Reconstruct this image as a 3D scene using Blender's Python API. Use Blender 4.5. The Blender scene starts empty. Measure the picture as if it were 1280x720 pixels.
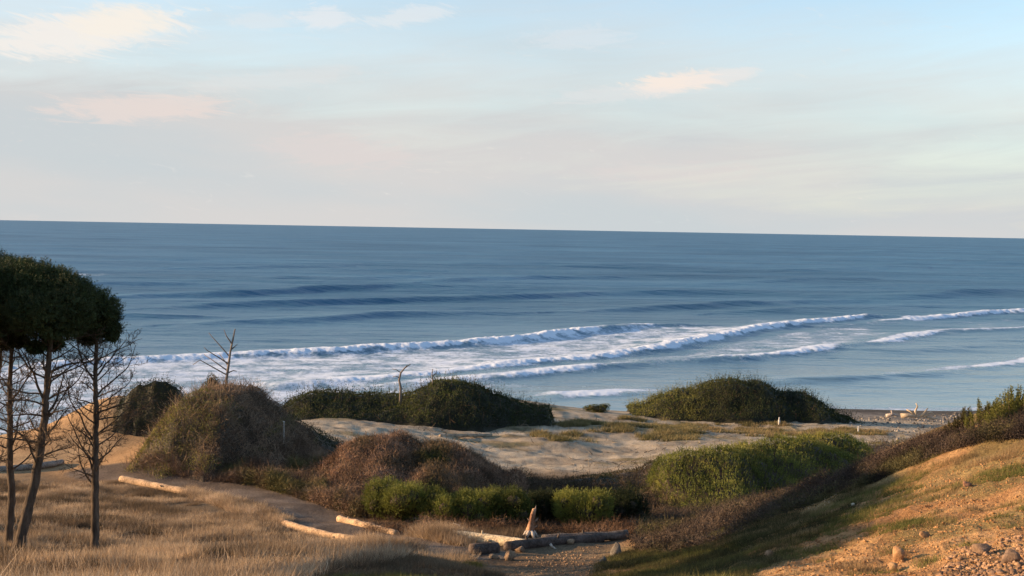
import bpy, math, random, time
import numpy as np
from math import radians as R
T0=time.time()
rng=np.random.default_rng(7); random.seed(7)
sc=bpy.context.scene; COL=sc.collection
# ------------------------------------------------------------------ camera model
FPX=1372.0; PITCH=math.atan(74/FPX); ROLL=math.atan(.0178)
CAM=np.array([0.,0.,22.])
Fw=np.array([0,math.cos(PITCH),-math.sin(PITCH)]); R0=np.array([1.,0,0]); U0=np.array([0,math.sin(PITCH),math.cos(PITCH)])
Rt=R0*math.cos(ROLL)+U0*math.sin(ROLL); Up=-R0*math.sin(ROLL)+U0*math.cos(ROLL)
def ray(px,py):
    d=Fw*FPX+Rt*(px-640)-Up*(py-360)
    return d/d[1]
def P(px,py,Y): return CAM+ray(px,py)*Y
def sea_pt(px,py):
    d=ray(px,py); return CAM+d*(22.0/-d[2])
# ------------------------------------------------------------------ noise
def _h(ix,iy,s):
    n=(ix.astype(np.int64)*374761393+iy.astype(np.int64)*668265263+s*1442695041)&0x7fffffff
    n=((n^(n>>13))*1274126177)&0x7fffffff
    return ((n^(n>>16))&0xffff)/65535.0
def vn(x,y,s=0):
    x=np.asarray(x,float); y=np.asarray(y,float)
    ix=np.floor(x); iy=np.floor(y); fx=x-ix; fy=y-iy
    fx=fx*fx*(3-2*fx); fy=fy*fy*(3-2*fy)
    a=_h(ix,iy,s); b=_h(ix+1,iy,s); c=_h(ix,iy+1,s); d=_h(ix+1,iy+1,s)
    return (a*(1-fx)+b*fx)*(1-fy)+(c*(1-fx)+d*fx)*fy
def fbm(x,y,s=0,o=4,g=.5):
    r=0; a=1; t=0
    for k in range(o):
        r=r+a*(vn(x*2**k+k*17.3,y*2**k-k*9.1,s+k)-.5); t+=a; a*=g
    return r/t*2
def cells(x,y,s=0,jit=.8):
    """rounded cushions: 1 in the middle of each jittered cell, falling to 0 at the creases"""
    x=np.asarray(x,float); y=np.asarray(y,float); ix=np.floor(x); iy=np.floor(y); best=np.full(x.shape,9.)
    for a in (-1,0,1):
        for b in (-1,0,1):
            cx_=ix+a+.5+jit*(_h(ix+a,iy+b,s)-.5); cy_=iy+b+.5+jit*(_h(ix+a,iy+b,s+91)-.5); sz=.75+.5*_h(ix+a,iy+b,s+57)
            best=np.minimum(best,np.hypot(x-cx_,y-cy_)/sz)
    return np.sqrt(np.clip(1-best**2,0,1))
def sstep(a,b,x):
    t=np.clip((x-a)/(b-a),0,1); return t*t*(3-2*t)
# ------------------------------------------------------------------ terrain
ctrl=[P(*c) for c in [
 (-150,720,19),(0,720,20),(60,720,20),(200,712,21.5),(118,685,27),(300,690,24),(60,640,36),(50,610,43),(200,605,45),(300,640,38),(420,675,31),
 (100,575,52),(130,541,57),(0,547,58),(-150,545,60),(200,560,55),(300,600,46),(400,630,41),(480,655,36),
 (270,560,56),(400,560,60),
 (640,668,34),(560,668,33),(640,610,50),(650,592,60),(500,535,78),(400,525,80),(620,545,80),(850,548,85),(760,570,70),(800,530,95),(1000,530,98),(700,508,104),(900,520,104),(1060,532,98),(600,500,104),(1100,545,88),
 (900,625,47),(850,655,36),(960,600,52),(780,690,29),(1060,560,72),
 (1040,602,31),(1090,574,31),(960,662,24),(1060,650,20),(1060,720,13),(1200,720,9),(1280,720,8),(1280,600,18),(1280,512,27),(1160,543,30),(870,720,17),(740,703,26),(660,715,25),(680,700,27),
 (590,712,18.5),(540,696,18),(480,694,18.5),(430,703,19),(400,718,18),(500,720,15),(640,760,19),(740,735,20),
 ]]
ctrl+= [np.array(c,float) for c in [
 (0,0,20.4),(0,6,19.5),(-5,6,19.6),(4,6,19.8),(-8,10,18.4),(-12,13,17.5),(-14,18,16.6),(-22,22,16),(-30,32,14),(-40,50,11.5),(-45,62,10),(-40,78,3.5),(-60,85,2.5),(-20,86,4),
 (9,4,20.7),(15,10,20.3),(20,20,19.6),(28,30,19),(-20,0,20.5),(20,-10,21.5),(0,-20,21.5),(-20,-30,21.5),(40,10,20.5),(-60,20,16),(-90,60,8),(60,40,18),(90,80,12),
 (20,38,14.5),(24,55,10),(30,75,7),(45,95,5),(60,120,1.5),
 (-10,103,2),(-35,100,.6),(-60,90,1),(-90,90,-.5),(5,118,2.0),(20,126,1.0),(45,128,.9),(42,118,2.2),(35,112,3.0),(80,140,.8),(28,137,-.05),
 (-10,125,-.7),(-40,118,-1.2),(-90,120,-2),(10,140,-1),(40,150,-.9),(80,165,-1),(0,170,-3),(-60,170,-4),(60,185,-3),(120,190,-3),(-120,170,-4)]]
ctrl=np.array(ctrl)
def _U(r2): return np.where(r2>0,.5*r2*np.log(np.maximum(r2,1e-12)),0)
n=len(ctrl); sc_=50.
cx=ctrl[:,0]/sc_; cy=ctrl[:,1]/sc_
K=_U((cx[:,None]-cx)**2+(cy[:,None]-cy)**2)+np.eye(n)*2e-5
A=np.zeros((n+3,n+3)); A[:n,:n]=K; A[:n,n]=1; A[:n,n+1]=cx; A[:n,n+2]=cy; A[n:,:n]=A[:n,n:].T
wts=np.linalg.solve(A,np.concatenate([ctrl[:,2],[0,0,0]]))
def tps(x,y):
    x=np.asarray(x,float)/sc_; y=np.asarray(y,float)/sc_
    r=wts[n]+wts[n+1]*x+wts[n+2]*y
    for i in range(n): r=r+wts[i]*_U((x-cx[i])**2+(y-cy[i])**2)
    return r
# mounds: (px,py of centre base, Y, half width, half depth, height)
def proj(V):
    v=V-CAM; c=v@Fw; return 640+FPX*(v@Rt)/c,360-FPX*(v@Up)/c
BUMPS=[]
def bump(px,Y,rx,ry,h,p=2.0,rot=0):
    BUMPS.append((P(px,500,Y)[0],Y,rx,ry,h,p,rot))
bump(285,52,3.6,4.0,2.1)                 # left brush hummock
bump(335,54,3.0,3.5,1.3)
bump(480,89,8.5,5,.5); bump(590,91,5.5,4.5,.5)
bump(905,107,4.6,4,.6); bump(985,107,5.0,4,.5)
bump(150,60,3.2,3.0,1.6)
bump(770,84,9,4.5,.9); bump(690,74,3,2.0,.55); bump(860,76,7,2.2,.35)   # low hummocks in the sand
def height(x,y,detail=True):
    x=np.asarray(x,float); y=np.asarray(y,float)
    z=tps(x,y)
    for bx,by,rx,ry,h,p,rot in BUMPS:
        z=z+h*np.exp(-(((x-bx)/rx)**2+((y-by)/ry)**2)**(p/2))
    if detail:
        d=np.hypot(x,y)
        a=sstep(112,95,y)
        z=z+a*(.22*fbm(x/7,y/7,1,3)+.10*fbm(x/2.1,y/2.1,2,3))
        # lumpy clod relief on the near slope
        near=sstep(45,20,d)
        z=z+near*(.06*fbm(x/.6,y/.6,5,3)+.035*fbm(x/.17,y/.17,6,3)*sstep(-3,3,x)+.02*fbm(x/.16,y/.16,6,2))
        sandy=sstep(55,62,y)*a
        z=z+sandy*(.2*np.abs(fbm(x/3.2+y*.1,y/2.2,8,3))+.10*fbm(x/.9,y/.7,9,3))
        hs_=near*sstep(1,4,x)
        z=z-hs_*.07*np.clip(1-np.abs(fbm(x/3.5+.3*y,y/.7-x*.25,12,3))*4,0,1)
    return z
def H(x,y): return float(height(np.array([x]),np.array([y]))[0])
def G(px,py,ymin=6,ymax=140):
    """ground point seen at photograph pixel (px,py): march the sight line to the terrain"""
    d=ray(px,py); Y=np.linspace(ymin,ymax,2200)
    x=d[0]*Y; z=CAM[2]+d[2]*Y
    b=height(x,Y)>=z
    i=int(np.argmax(b)) if b.any() else len(Y)-1
    return np.array([x[i],Y[i],float(height(x[i:i+1],Y[i:i+1])[0])])
# ------------------------------------------------------------------ object helpers
def props(o,label=None,cat=None,group=None,kind=None):
    if label: o['label']=label
    if cat: o['category']=cat
    if group: o['group']=group
    if kind: o['kind']=kind
    return o
def mesh_np(name,V,F,mat,parent=None,col=None,smooth=False):
    """V (n,3) ; F (m,k) int array or list of such arrays"""
    me=bpy.data.meshes.new(name)
    Fs=F if isinstance(F,list) else [F]
    Fs=[np.asarray(f) for f in Fs if len(f)]
    V=np.asarray(V,dtype=np.float32)
    me.vertices.add(len(V)); me.vertices.foreach_set('co',V.ravel())
    tot=np.concatenate([np.full(len(f),f.shape[1],dtype=np.int32) for f in Fs])
    idx=np.concatenate([f.ravel() for f in Fs]).astype(np.int32)
    me.loops.add(len(idx)); me.loops.foreach_set('vertex_index',idx)
    me.polygons.add(len(tot)); st=np.concatenate([[0],np.cumsum(tot)[:-1]]).astype(np.int32)
    me.polygons.foreach_set('loop_start',st); me.polygons.foreach_set('loop_total',tot)
    if smooth: me.polygons.foreach_set('use_smooth',np.ones(len(tot),dtype=bool))
    me.update(calc_edges=True)
    if col is not None:
        a=me.color_attributes.new('Col','FLOAT_COLOR','POINT')
        c=np.ones((len(V),4),dtype=np.float32); c[:,:3]=col; a.data.foreach_set('color',c.ravel())
    me.materials.append(mat)
    o=bpy.data.objects.new(name,me); COL.objects.link(o)
    if parent is not None:
        o.parent=parent
    return o
def empty(name,loc,**k):
    o=bpy.data.objects.new(name,None); o.location=[float(v) for v in loc]; o.empty_display_size=.3; COL.objects.link(o)
    return props(o,**k)
class MB:
    def __init__(s): s.V=[];s.F4=[];s.F3=[];s.n=0
    def add(s,V,F4=None,F3=None):
        V=np.asarray(V,float)
        if F4 is not None and len(F4): s.F4.append(np.asarray(F4)+s.n)
        if F3 is not None and len(F3): s.F3.append(np.asarray(F3)+s.n)
        s.V.append(V); s.n+=len(V)
    def tube(s,pts,rad,k=6,cap=True,wob=0.):
        pts=np.asarray(pts,float); m=len(pts); rad=np.broadcast_to(np.asarray(rad,float),(m,))
        t=np.gradient(pts,axis=0); t/=np.linalg.norm(t,axis=1)[:,None]+1e-9
        ref=np.array([0,0,1.]) if abs(t[:,2]).mean()<.8 else np.array([0,1.,0])
        a=np.cross(t,ref); a/=np.linalg.norm(a,axis=1)[:,None]+1e-9; b=np.cross(t,a)
        an=np.arange(k)*2*math.pi/k
        rr=rad[:,None]*(1+wob*(rng.random((m,k))-.5)*2)
        V=(pts[:,None,:]+rr[:,:,None]*(np.cos(an)[None,:,None]*a[:,None,:]+np.sin(an)[None,:,None]*b[:,None,:])).reshape(-1,3)
        i=np.arange(m-1)[:,None]*k; j=np.arange(k)[None,:]; j2=(j+1)%k
        F=np.stack([i+j,i+j2,i+k+j2,i+k+j],-1).reshape(-1,4)
        F3=None
        if cap:
            V=np.vstack([V,pts[0],pts[-1]]); c0=m*k; c1=c0+1; jj=np.arange(k); j2=(jj+1)%k
            F3=np.vstack([np.stack([np.full(k,c0),j2,jj],-1),np.stack([np.full(k,c1),(m-1)*k+jj,(m-1)*k+j2],-1)])
        s.add(V,F,F3)
    def build(s,name,mat,parent=None,col=None,smooth=True,origin=None):
        V=np.vstack(s.V)
        if origin is not None: V=V-np.asarray(origin)
        F=[]
        if s.F4: F.append(np.vstack(s.F4))
        if s.F3: F.append(np.vstack(s.F3))
        o=mesh_np(name,V,F,mat,parent,col,smooth)
        if origin is not None and parent is None: o.location=[float(v) for v in origin]
        return o
def unit(v): return v/(np.linalg.norm(v,axis=-1,keepdims=True)+1e-9)
def leaves(Pt,D,L,Wd,fold=.15):
    """diamond leaves: base point, direction, length, width -> V,F (vectorised)"""
    N=len(Pt); D=unit(D); r=unit(rng.normal(size=(N,3))); S=unit(np.cross(D,r)); U=np.cross(S,D)
    L=np.broadcast_to(L,(N,))[:,None]; Wd=np.broadcast_to(Wd,(N,))[:,None]
    m=Pt+D*L*.45+U*L*fold
    V=np.stack([Pt,m+S*Wd*.5,Pt+D*L,m-S*Wd*.5],1).reshape(-1,3)
    F=np.arange(N*4).reshape(N,4)
    return V,F
def blades(Pt,D,L,Wd):
    N=len(Pt); D=unit(D); r=unit(rng.normal(size=(N,3))*[1,1,.1]); S=unit(np.cross(D,r))
    L=np.broadcast_to(L,(N,))[:,None]; Wd=np.broadcast_to(Wd,(N,))[:,None]
    V=np.stack([Pt-S*Wd*.5,Pt+S*Wd*.5,Pt+D*L],1).reshape(-1,3)
    return V,np.arange(N*3).reshape(N,3)
def mixc(a,b,t):
    return np.asarray(a)*(1-t[:,None])+np.asarray(b)*t[:,None]
def in_poly(x,y,poly):
    c=np.zeros(len(x),bool); j=len(poly)-1
    for i in range(len(poly)):
        xi,yi=poly[i]; xj,yj=poly[j]
        c^=((yi>y)!=(yj>y))&(x<(xj-xi)*(y-yi)/(yj-yi+1e-12)+xi); j=i
    return c
def gpoly(pts): return [tuple(G(*p)[:2]) for p in pts]
def sample_poly(poly,N):
    a=np.array(poly); lo=a.min(0); hi=a.max(0); X=[];c=0
    while c<N:
        q=lo+(hi-lo)*rng.random((N*2,2)); q=q[in_poly(q[:,0],q[:,1],poly)]; X.append(q); c+=len(q)
    return np.vstack(X)[:N]
# ------------------------------------------------------------------ materials
def nmat(name):
    m=bpy.data.materials.new(name); m.use_nodes=True; nt=m.node_tree; b=nt.nodes['Principled BSDF']; return m,nt,b
def N(nt,t,**k):
    o=nt.nodes.new(t)
    for a,v in k.items(): setattr(o,a,v)
    return o
def noise(nt,scale,detail=6,rough=.6,vec=None,sx=None):
    t=N(nt,'ShaderNodeTexNoise'); t.inputs['Scale'].default_value=scale; t.inputs['Detail'].default_value=detail; t.inputs['Roughness'].default_value=rough
    g=N(nt,'ShaderNodeNewGeometry'); src=g.outputs['Position']
    if sx:
        mp=N(nt,'ShaderNodeMapping'); mp.inputs['Scale'].default_value=sx[:3]
        if len(sx)>3: mp.inputs['Rotation'].default_value=(0,0,sx[3])
        nt.links.new(src,mp.inputs[0]); src=mp.outputs[0]
    nt.links.new(src,t.inputs['Vector']); return t
def ramp(nt,src,stops):
    r=N(nt,'ShaderNodeValToRGB'); e=r.color_ramp.elements
    while len(e)<len(stops): e.new(.5)
    for i,(p,c) in enumerate(stops):
        e[i].position=p; e[i].color=(*c,1) if len(c)==3 else c
    nt.links.new(src,r.inputs[0]); return r
def vary(name,rough=.9,amt=.35,scale=3,bump=0,bscale=20,trans=0,sheen=0,bdist=.02,spec=.2,amt2=.3,scale2=25):
    """material whose colour is the mesh's own Col attribute, broken up with two scales of noise"""
    m,nt,b=nmat(name)
    at=N(nt,'ShaderNodeAttribute',attribute_name='Col')
    n1=noise(nt,scale); n2=noise(nt,scale2,4)
    r1=ramp(nt,n1.outputs[0],[(.3,(1-amt,)*3),(.7,(1+amt,)*3)])
    r2=ramp(nt,n2.outputs[0],[(.3,(1-amt2,)*3),(.7,(1+amt2,)*3)])
    mx=N(nt,'ShaderNodeMix',data_type='RGBA',blend_type='MULTIPLY'); mx.inputs[0].default_value=1
    mx2=N(nt,'ShaderNodeMix',data_type='RGBA',blend_type='MULTIPLY'); mx2.inputs[0].default_value=1
    nt.links.new(at.outputs['Color'],mx.inputs[6]); nt.links.new(r1.outputs[0],mx.inputs[7])
    nt.links.new(mx.outputs[2],mx2.inputs[6]); nt.links.new(r2.outputs[0],mx2.inputs[7])
    nt.links.new(mx2.outputs[2],b.inputs['Base Color'])
    b.inputs['Roughness'].default_value=rough; b.inputs['Specular IOR Level'].default_value=spec
    if bump:
        n3=noise(nt,bscale,8,.65); bp=N(nt,'ShaderNodeBump'); bp.inputs['Strength'].default_value=bump; bp.inputs['Distance'].default_value=bdist
        nt.links.new(n3.outputs[0],bp.inputs['Height']); nt.links.new(bp.outputs[0],b.inputs['Normal'])
    if trans:
        tr=N(nt,'ShaderNodeBsdfTranslucent'); ms=N(nt,'ShaderNodeMixShader'); ms.inputs[0].default_value=trans
        nt.links.new(mx2.outputs[2],tr.inputs[0]); nt.links.new(b.outputs[0],ms.inputs[1]); nt.links.new(tr.outputs[0],ms.inputs[2])
        nt.links.new(ms.outputs[0],nt.nodes['Material Output'].inputs['Surface'])
    return m
M={}
M['ground']=vary('soil',.95,.22,.8,bump=.95,bscale=14,bdist=.07,spec=.1,amt2=.35,scale2=14)
M['leaf']=vary('leaf',.6,.3,1.2,trans=.2,spec=.25,amt2=.25,scale2=9)
M['needle']=vary('needle',.6,.3,1.5,trans=.1,spec=.2,amt2=.25,scale2=10)
M['grass']=vary('dry_grass',.8,.25,.7,trans=.25,spec=.1,amt2=.2,scale2=6)
M['twig']=vary('twig',.9,.3,2,trans=0,spec=.1)
M['rock']=vary('rock',.95,.25,6,bump=.8,bscale=30,spec=.1)
M['wood']=vary('driftwood',.9,.35,2.5,bump=1,bscale=22,spec=.1,bdist=.03,amt2=.45,scale2=16)
def bark():
    m,nt,b=nmat('bark'); n1=noise(nt,9,8,.7,sx=(1,1,.25)); r=ramp(nt,n1.outputs[0],[(.3,(.05,.038,.03)),(.7,(.19,.145,.11))])
    nt.links.new(r.outputs[0],b.inputs['Base Color']); b.inputs['Roughness'].default_value=.95; b.inputs['Specular IOR Level'].default_value=.1
    n2=noise(nt,30,8,.7,sx=(1,1,.2)); bp=N(nt,'ShaderNodeBump'); bp.inputs['Strength'].default_value=1; bp.inputs['Distance'].default_value=.03
    nt.links.new(n2.outputs[0],bp.inputs['Height']); nt.links.new(bp.outputs[0],b.inputs['Normal']); return m
M['bark']=bark()
# ------------------------------------------------------------------ sun, sky, camera
SUN_AZ=R(-86)   # measured from +Y (view direction), negative = to the left
SUN_EL=R(12.5)
sd=np.array([math.sin(SUN_AZ)*math.cos(SUN_EL),math.cos(SUN_AZ)*math.cos(SUN_EL),math.sin(SUN_EL)])
from mathutils import Vector, Matrix
su=bpy.data.lights.new('sun','SUN'); su.energy=4.9; su.angle=R(.5); su.color=(1,.66,.36)
so=bpy.data.objects.new('sun',su); so.rotation_euler=Vector(-sd).to_track_quat('-Z','Y').to_euler(); so.location=(-40,0,60); COL.objects.link(so)
w=bpy.data.worlds.new('World'); sc.world=w; w.use_nodes=True; nt=w.node_tree
bg=nt.nodes['Background']; bg.inputs[1].default_value=.15
sky=N(nt,'ShaderNodeTexSky',sky_type='NISHITA'); sky.sun_disc=False; sky.sun_elevation=SUN_EL; sky.sun_rotation=SUN_AZ; sky.altitude=20
sky.air_density=1.0; sky.dust_density=.4; sky.ozone_density=1.6
tc=N(nt,'ShaderNodeTexCoord')
def WM(op,*a):
    m_=N(nt,'ShaderNodeMath',operation=op)
    for i,v in enumerate(a):
        if hasattr(v,'links') or hasattr(v,'is_linked'): nt.links.new(v,m_.inputs[i])
        else: m_.inputs[i].default_value=v
    return m_.outputs[0]
sep=N(nt,'ShaderNodeSeparateXYZ'); nt.links.new(tc.outputs['Generated'],sep.inputs[0])
X,Y_,Z=sep.outputs
az=WM('ARCTAN2',X,Y_); el=WM('ARCSINE',Z)
# cirrus veil: noise on (azimuth, elevation) tilted a little, long streaks
def wnoise(sx,sy,sz,rot,det=6,rough=.6,off=0,dist=0):
    c=N(nt,'ShaderNodeCombineXYZ'); nt.links.new(az,c.inputs[0]); nt.links.new(el,c.inputs[1]); c.inputs[2].default_value=off
    mp=N(nt,'ShaderNodeMapping'); mp.inputs['Scale'].default_value=(sx,sy,1); mp.inputs['Rotation'].default_value=(0,0,rot)
    # rotate first, then stretch
    mp0=N(nt,'ShaderNodeMapping'); mp0.inputs['Rotation'].default_value=(0,0,rot); mp.inputs['Rotation'].default_value=(0,0,0)
    nt.links.new(c.outputs[0],mp0.inputs[0]); nt.links.new(mp0.outputs[0],mp.inputs[0])
    t=N(nt,'ShaderNodeTexNoise'); t.inputs['Scale'].default_value=sz; t.inputs['Detail'].default_value=det; t.inputs['Roughness'].default_value=rough; t.inputs['Distortion'].default_value=dist
    nt.links.new(mp.outputs[0],t.inputs['Vector']); return t.outputs[0]
def wmap(v,a,b,c,d,smooth=True):
    m_=N(nt,'ShaderNodeMapRange'); m_.interpolation_type='SMOOTHSTEP' if smooth else 'LINEAR'
    nt.links.new(v,m_.inputs[0])
    for i,q in enumerate((a,b,c,d)): m_.inputs[1+i].default_value=q
    return m_.outputs[0]
def wmix(f,a,b,bl='MIX'):
    m_=N(nt,'ShaderNodeMix',data_type='RGBA',blend_type=bl)
    for i,v in ((0,f),(6,a),(7,b)):
        if hasattr(v,'is_linked'): nt.links.new(v,m_.inputs[i])
        else: m_.inputs[i].default_value=v if i==0 else (*v,1)
    return m_.outputs[2]
SKYGAIN=1.0
veil=wnoise(1.2,6,1.6,R(-4),5,.5)
elf=wmap(el,R(1),R(15),1.0,.14,True)
azf=wmap(az,R(-28),R(28),.30,-.06,False)
vf=WM('ADD',WM('ADD',elf,azf),WM('ADD',WM('MULTIPLY',WM('SUBTRACT',veil,.5),.85),WM('MULTIPLY',WM('SUBTRACT',wnoise(1.0,9,5,R(-5),7,.6,8,.8),.5),.45)))
high=wmap(el,R(12),R(38),1,.12)
vf=WM('MULTIPLY',vf,high)
cl=N(nt,'ShaderNodeClamp'); nt.links.new(vf,cl.inputs[0]); vf=cl.outputs[0]
veilcol=wmix(wmap(wnoise(1,5,2.0,R(3),4,.5,4),.38,.62,0,1),(2.10,2.25,2.32),(2.38,2.32,2.28))
bluec=wmix(1.0,sky.outputs[0],(1.03,1.02,1.0),'MULTIPLY'); hi_=wmap(el,R(30),R(55),1,.6); cc_=N(nt,'ShaderNodeCombineXYZ'); [nt.links.new(hi_,cc_.inputs[q]) for q in range(3)]; bluec=wmix(1.0,bluec,cc_.outputs[0],'MULTIPLY')
base=wmix(vf,bluec,veilcol)
# separate lit cloudlets: centre(px,py), half sizes in px, tilt, strength, colour
def cloudlet(px,py,rx,ry,tilt,s,colr,seed,base):
    d=ray(px,py); a0=math.atan2(d[0],d[1]); e0=math.asin(d[2]/np.linalg.norm(d))
    da=WM('SUBTRACT',az,a0); de=WM('SUBTRACT',el,e0)
    ct,st_=math.cos(tilt),math.sin(tilt)
    u=WM('DIVIDE',WM('ADD',WM('MULTIPLY',da,ct),WM('MULTIPLY',de,st_)),rx/FPX)
    v=WM('DIVIDE',WM('SUBTRACT',WM('MULTIPLY',de,ct),WM('MULTIPLY',da,st_)),ry/FPX)
    nz=wnoise(1.6,6.5,15,tilt,9,.68,seed,1.6)
    r2=WM('ADD',WM('MULTIPLY',u,u),WM('MULTIPLY',v,v))
    f=WM('SUBTRACT',WM('EXPONENT',WM('MULTIPLY',r2,-1.0)),WM('MULTIPLY',WM('SUBTRACT',.62,nz),1.9))
    f=WM('MULTIPLY',wmap(f,.0,.55,0,1),s)
    return wmix(f,base,tuple(q*.335 for q in colr))
WHITE=(9.6,9.0,8.4); PINK=(9.2,7.6,6.9)
base=cloudlet(95,42,120,26,R(12),.85,WHITE,1.3,base)
base=cloudlet(150,28,60,20,R(10),.6,(10,9.1,7.9),2.3,base)
base=cloudlet(175,135,110,17,R(5),.55,PINK,3.1,base)
base=cloudlet(350,98,110,12,R(8),.3,(8.4,8,7.8),4.7,base)
base=cloudlet(405,22,35,14,R(0),.6,(8.8,8.8,8.9),5.9,base)
base=cloudlet(510,20,60,12,R(10),.55,(8.6,8.7,8.8),6.6,base)
base=cloudlet(325,25,40,12,R(5),.4,(8.4,8.5,8.6),6.1,base)
base=cloudlet(845,103,60,14,R(6),.95,(9.8,8.6,7.7),7.7,base)
base=cloudlet(905,95,45,9,R(8),.6,(9.0,8.4,8.0),12.7,base)
base=cloudlet(770,118,90,10,R(4),.4,(8.4,8.2,8.1),8.2,base)
base=cloudlet(720,48,70,14,R(3),.35,(8.2,8.4,8.7),9.4,base)
base=cloudlet(430,190,100,22,R(-4),.4,(8.2,7.1,6.8),10.4,base)
base=cloudlet(850,215,110,14,R(0),.3,(8.0,7.1,6.8),11.4,base)
nt.links.new(base,bg.inputs[0])
cd=bpy.data.cameras.new('camera'); cd.sensor_width=36; cd.lens=36*FPX/1280; cd.clip_end=120000; cd.clip_start=.1
co=bpy.data.objects.new('camera',cd)
mt=Matrix(((Rt[0],Up[0],-Fw[0],CAM[0]),(Rt[1],Up[1],-Fw[1],CAM[1]),(Rt[2],Up[2],-Fw[2],CAM[2]),(0,0,0,1)))
co.matrix_world=mt; COL.objects.link(co); sc.camera=co
sc.view_settings.view_transform='Standard'; sc.view_settings.look='None'; sc.view_settings.gamma=1; sc.view_settings.exposure=.95
sc.cycles.max_bounces=6; sc.cycles.diffuse_bounces=2; sc.cycles.glossy_bounces=2; sc.cycles.transmission_bounces=2
PATH=[G(*p) for p in ((120,588),(200,596),(270,604),(330,620),(390,640),(450,662),(520,682),(590,692))]
# ------------------------------------------------------------------ ground sheet
def zone_color(x,y,z):
    d=np.hypot(x,y)
    n1=fbm(x/3,y/3,21,4); n2=fbm(x/.9,y/.9,22,3); n3=fbm(x/9,y/9,23,3)
    soil=mixc((.115,.078,.05),(.20,.145,.09),sstep(-.4,.5,n1))
    dirt=mixc((.34,.185,.085),(.49,.295,.14),sstep(-.4,.4,n2+.5*n1))
    sand=mixc((.33,.27,.20),(.44,.37,.28),sstep(-.5,.5,n1))
    osand=mixc((.40,.25,.13),(.50,.33,.18),sstep(-.4,.4,n1))
    beach=mixc((.16,.14,.125),(.25,.22,.19),sstep(-.3,.3,n1))
    c=soil
    # dry-grass soil with grey patches
    right=sstep(-.8,.8,(x-(1.5+.12*(y-14)))+n1*1.2)*sstep(40,32,y)
    c=c*(1-right[:,None])+dirt*right[:,None]
    gm=right*np.clip(sstep(.05,.4,fbm(x/2.2,y/1.6,31,4)+.5*sstep(9,20,d)-.25),0,1)*.65
    c=c*(1-gm[:,None])+np.array((.13,.125,.05))*gm[:,None]
    sm=sstep(56,62,y+2*n3-.12*(x<0)*0)*sstep(-22,-14,x+2*n1)
    c=c*(1-sm[:,None])+sand*sm[:,None]
    tuft=sm*sstep(.02,.35,fbm(x/4,y/2.2,33,4)-.1+.35*np.exp(-((x-8)/9)**2-((y-86)/7)**2)+.3*np.exp(-((x-12)/12)**2-((y-92)/4)**2))*.8
    c=c*(1-tuft[:,None])+mixc((.15,.13,.06),(.24,.18,.10),sstep(-.3,.3,n2))*tuft[:,None]
    om=sstep(44,50,y)*sstep(-11,-16,x+1.5*n1)*sstep(66,62,y)
    c=c*(1-om[:,None])+osand*om[:,None]
    pd=np.full(len(x),9.)
    for a,b in zip(PATH[:-1],PATH[1:]):
        ab=b[:2]-a[:2]; t=np.clip(((x-a[0])*ab[0]+(y-a[1])*ab[1])/(ab@ab),0,1); pd=np.minimum(pd,np.hypot(x-a[0]-ab[0]*t,y-a[1]-ab[1]*t))
    pm=sstep(1.35,.85,pd+.5*n1)
    c=c*(1-pm[:,None])+mixc((.13,.10,.08),(.19,.15,.12),sstep(-.3,.3,n2))*pm[:,None]
    bm=sstep(112,118,y+3*n1)
    bm=np.maximum(bm,sstep(2.6,1.6,z))
    c=c*(1-bm[:,None])+beach*bm[:,None]
    wr=sm*sstep(.22,.45,fbm(x/1.1,y/.45,35,4)); c=c*(1-.35*wr[:,None])
    wet=sstep(.9,.2,z)[:,None]; c=c*(1-.55*wet)
    return c,dict(path=pm,right=right,sand=sm,beach=bm,osand=om)
# polar grid inside the view, coarse outside
half=R(33)
an=np.concatenate([np.linspace(-math.pi,-R(75),22)[:-1],np.linspace(-R(75),-half,70)[:-1],np.linspace(-half,half,860),np.linspace(half,R(75),50)[1:],np.linspace(R(75),math.pi,22)[1:-1]])
rr=[1.2]
while rr[-1]<200: rr.append(rr[-1]*1.0062+.004)
rr=np.array(rr)
AA,RR=np.meshgrid(an,rr); gx=(np.sin(AA)*RR).ravel(); gy=(np.cos(AA)*RR).ravel()
gz=height(gx,gy); gc,zm=zone_color(gx,gy,gz)
nr,na=AA.shape
i=np.arange(nr-1)[:,None]*na; j=np.arange(na)[None,:]; j2=(j+1)%na
GF=np.stack([i+j,i+j2,i+na+j2,i+na+j],-1).reshape(-1,4)[:,::-1]
cfan=len(gx); gx=np.append(gx,0);gy=np.append(gy,0);gz=np.append(gz,H(0,0)); gc=np.vstack([gc,gc[0]])
GV=np.stack([gx,gy,gz],1)
zid=np.zeros(len(gx),int)
pad=lambda a:np.append(a,0)
zid[pad(zm['right'])>.5]=1; zid[(pad(zm['sand'])>.5)]=2; zid[pad(zm['osand'])>.5]=2; zid[pad(zm['beach'])>.5]=3; zid[(pad(zm['path'])>.5)]=4
fz=zid[GF[:,0]]
fan=np.stack([np.full(na,cfan),np.arange(na),(np.arange(na)+1)%na],-1)[:,::-1]
for k,nm in enumerate(['ground','hillside','sand','beach','path']):
    f=GF[fz==k]; fs=[f]+([fan] if k==0 else [])
    used=np.unique(np.concatenate([q.ravel() for q in fs])); mp=np.zeros(len(gx),int); mp[used]=np.arange(len(used))
    o=mesh_np(nm,GV[used],[mp[q] for q in fs],M['ground'],None,gc[used],True)
    props(o,kind='structure')
print('terrain',time.time()-T0)
# ------------------------------------------------------------------ sea
def wline(pts): return np.array([[*sea_pt(p[0],p[1])[:2],*p[2:]] for p in pts])
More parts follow.
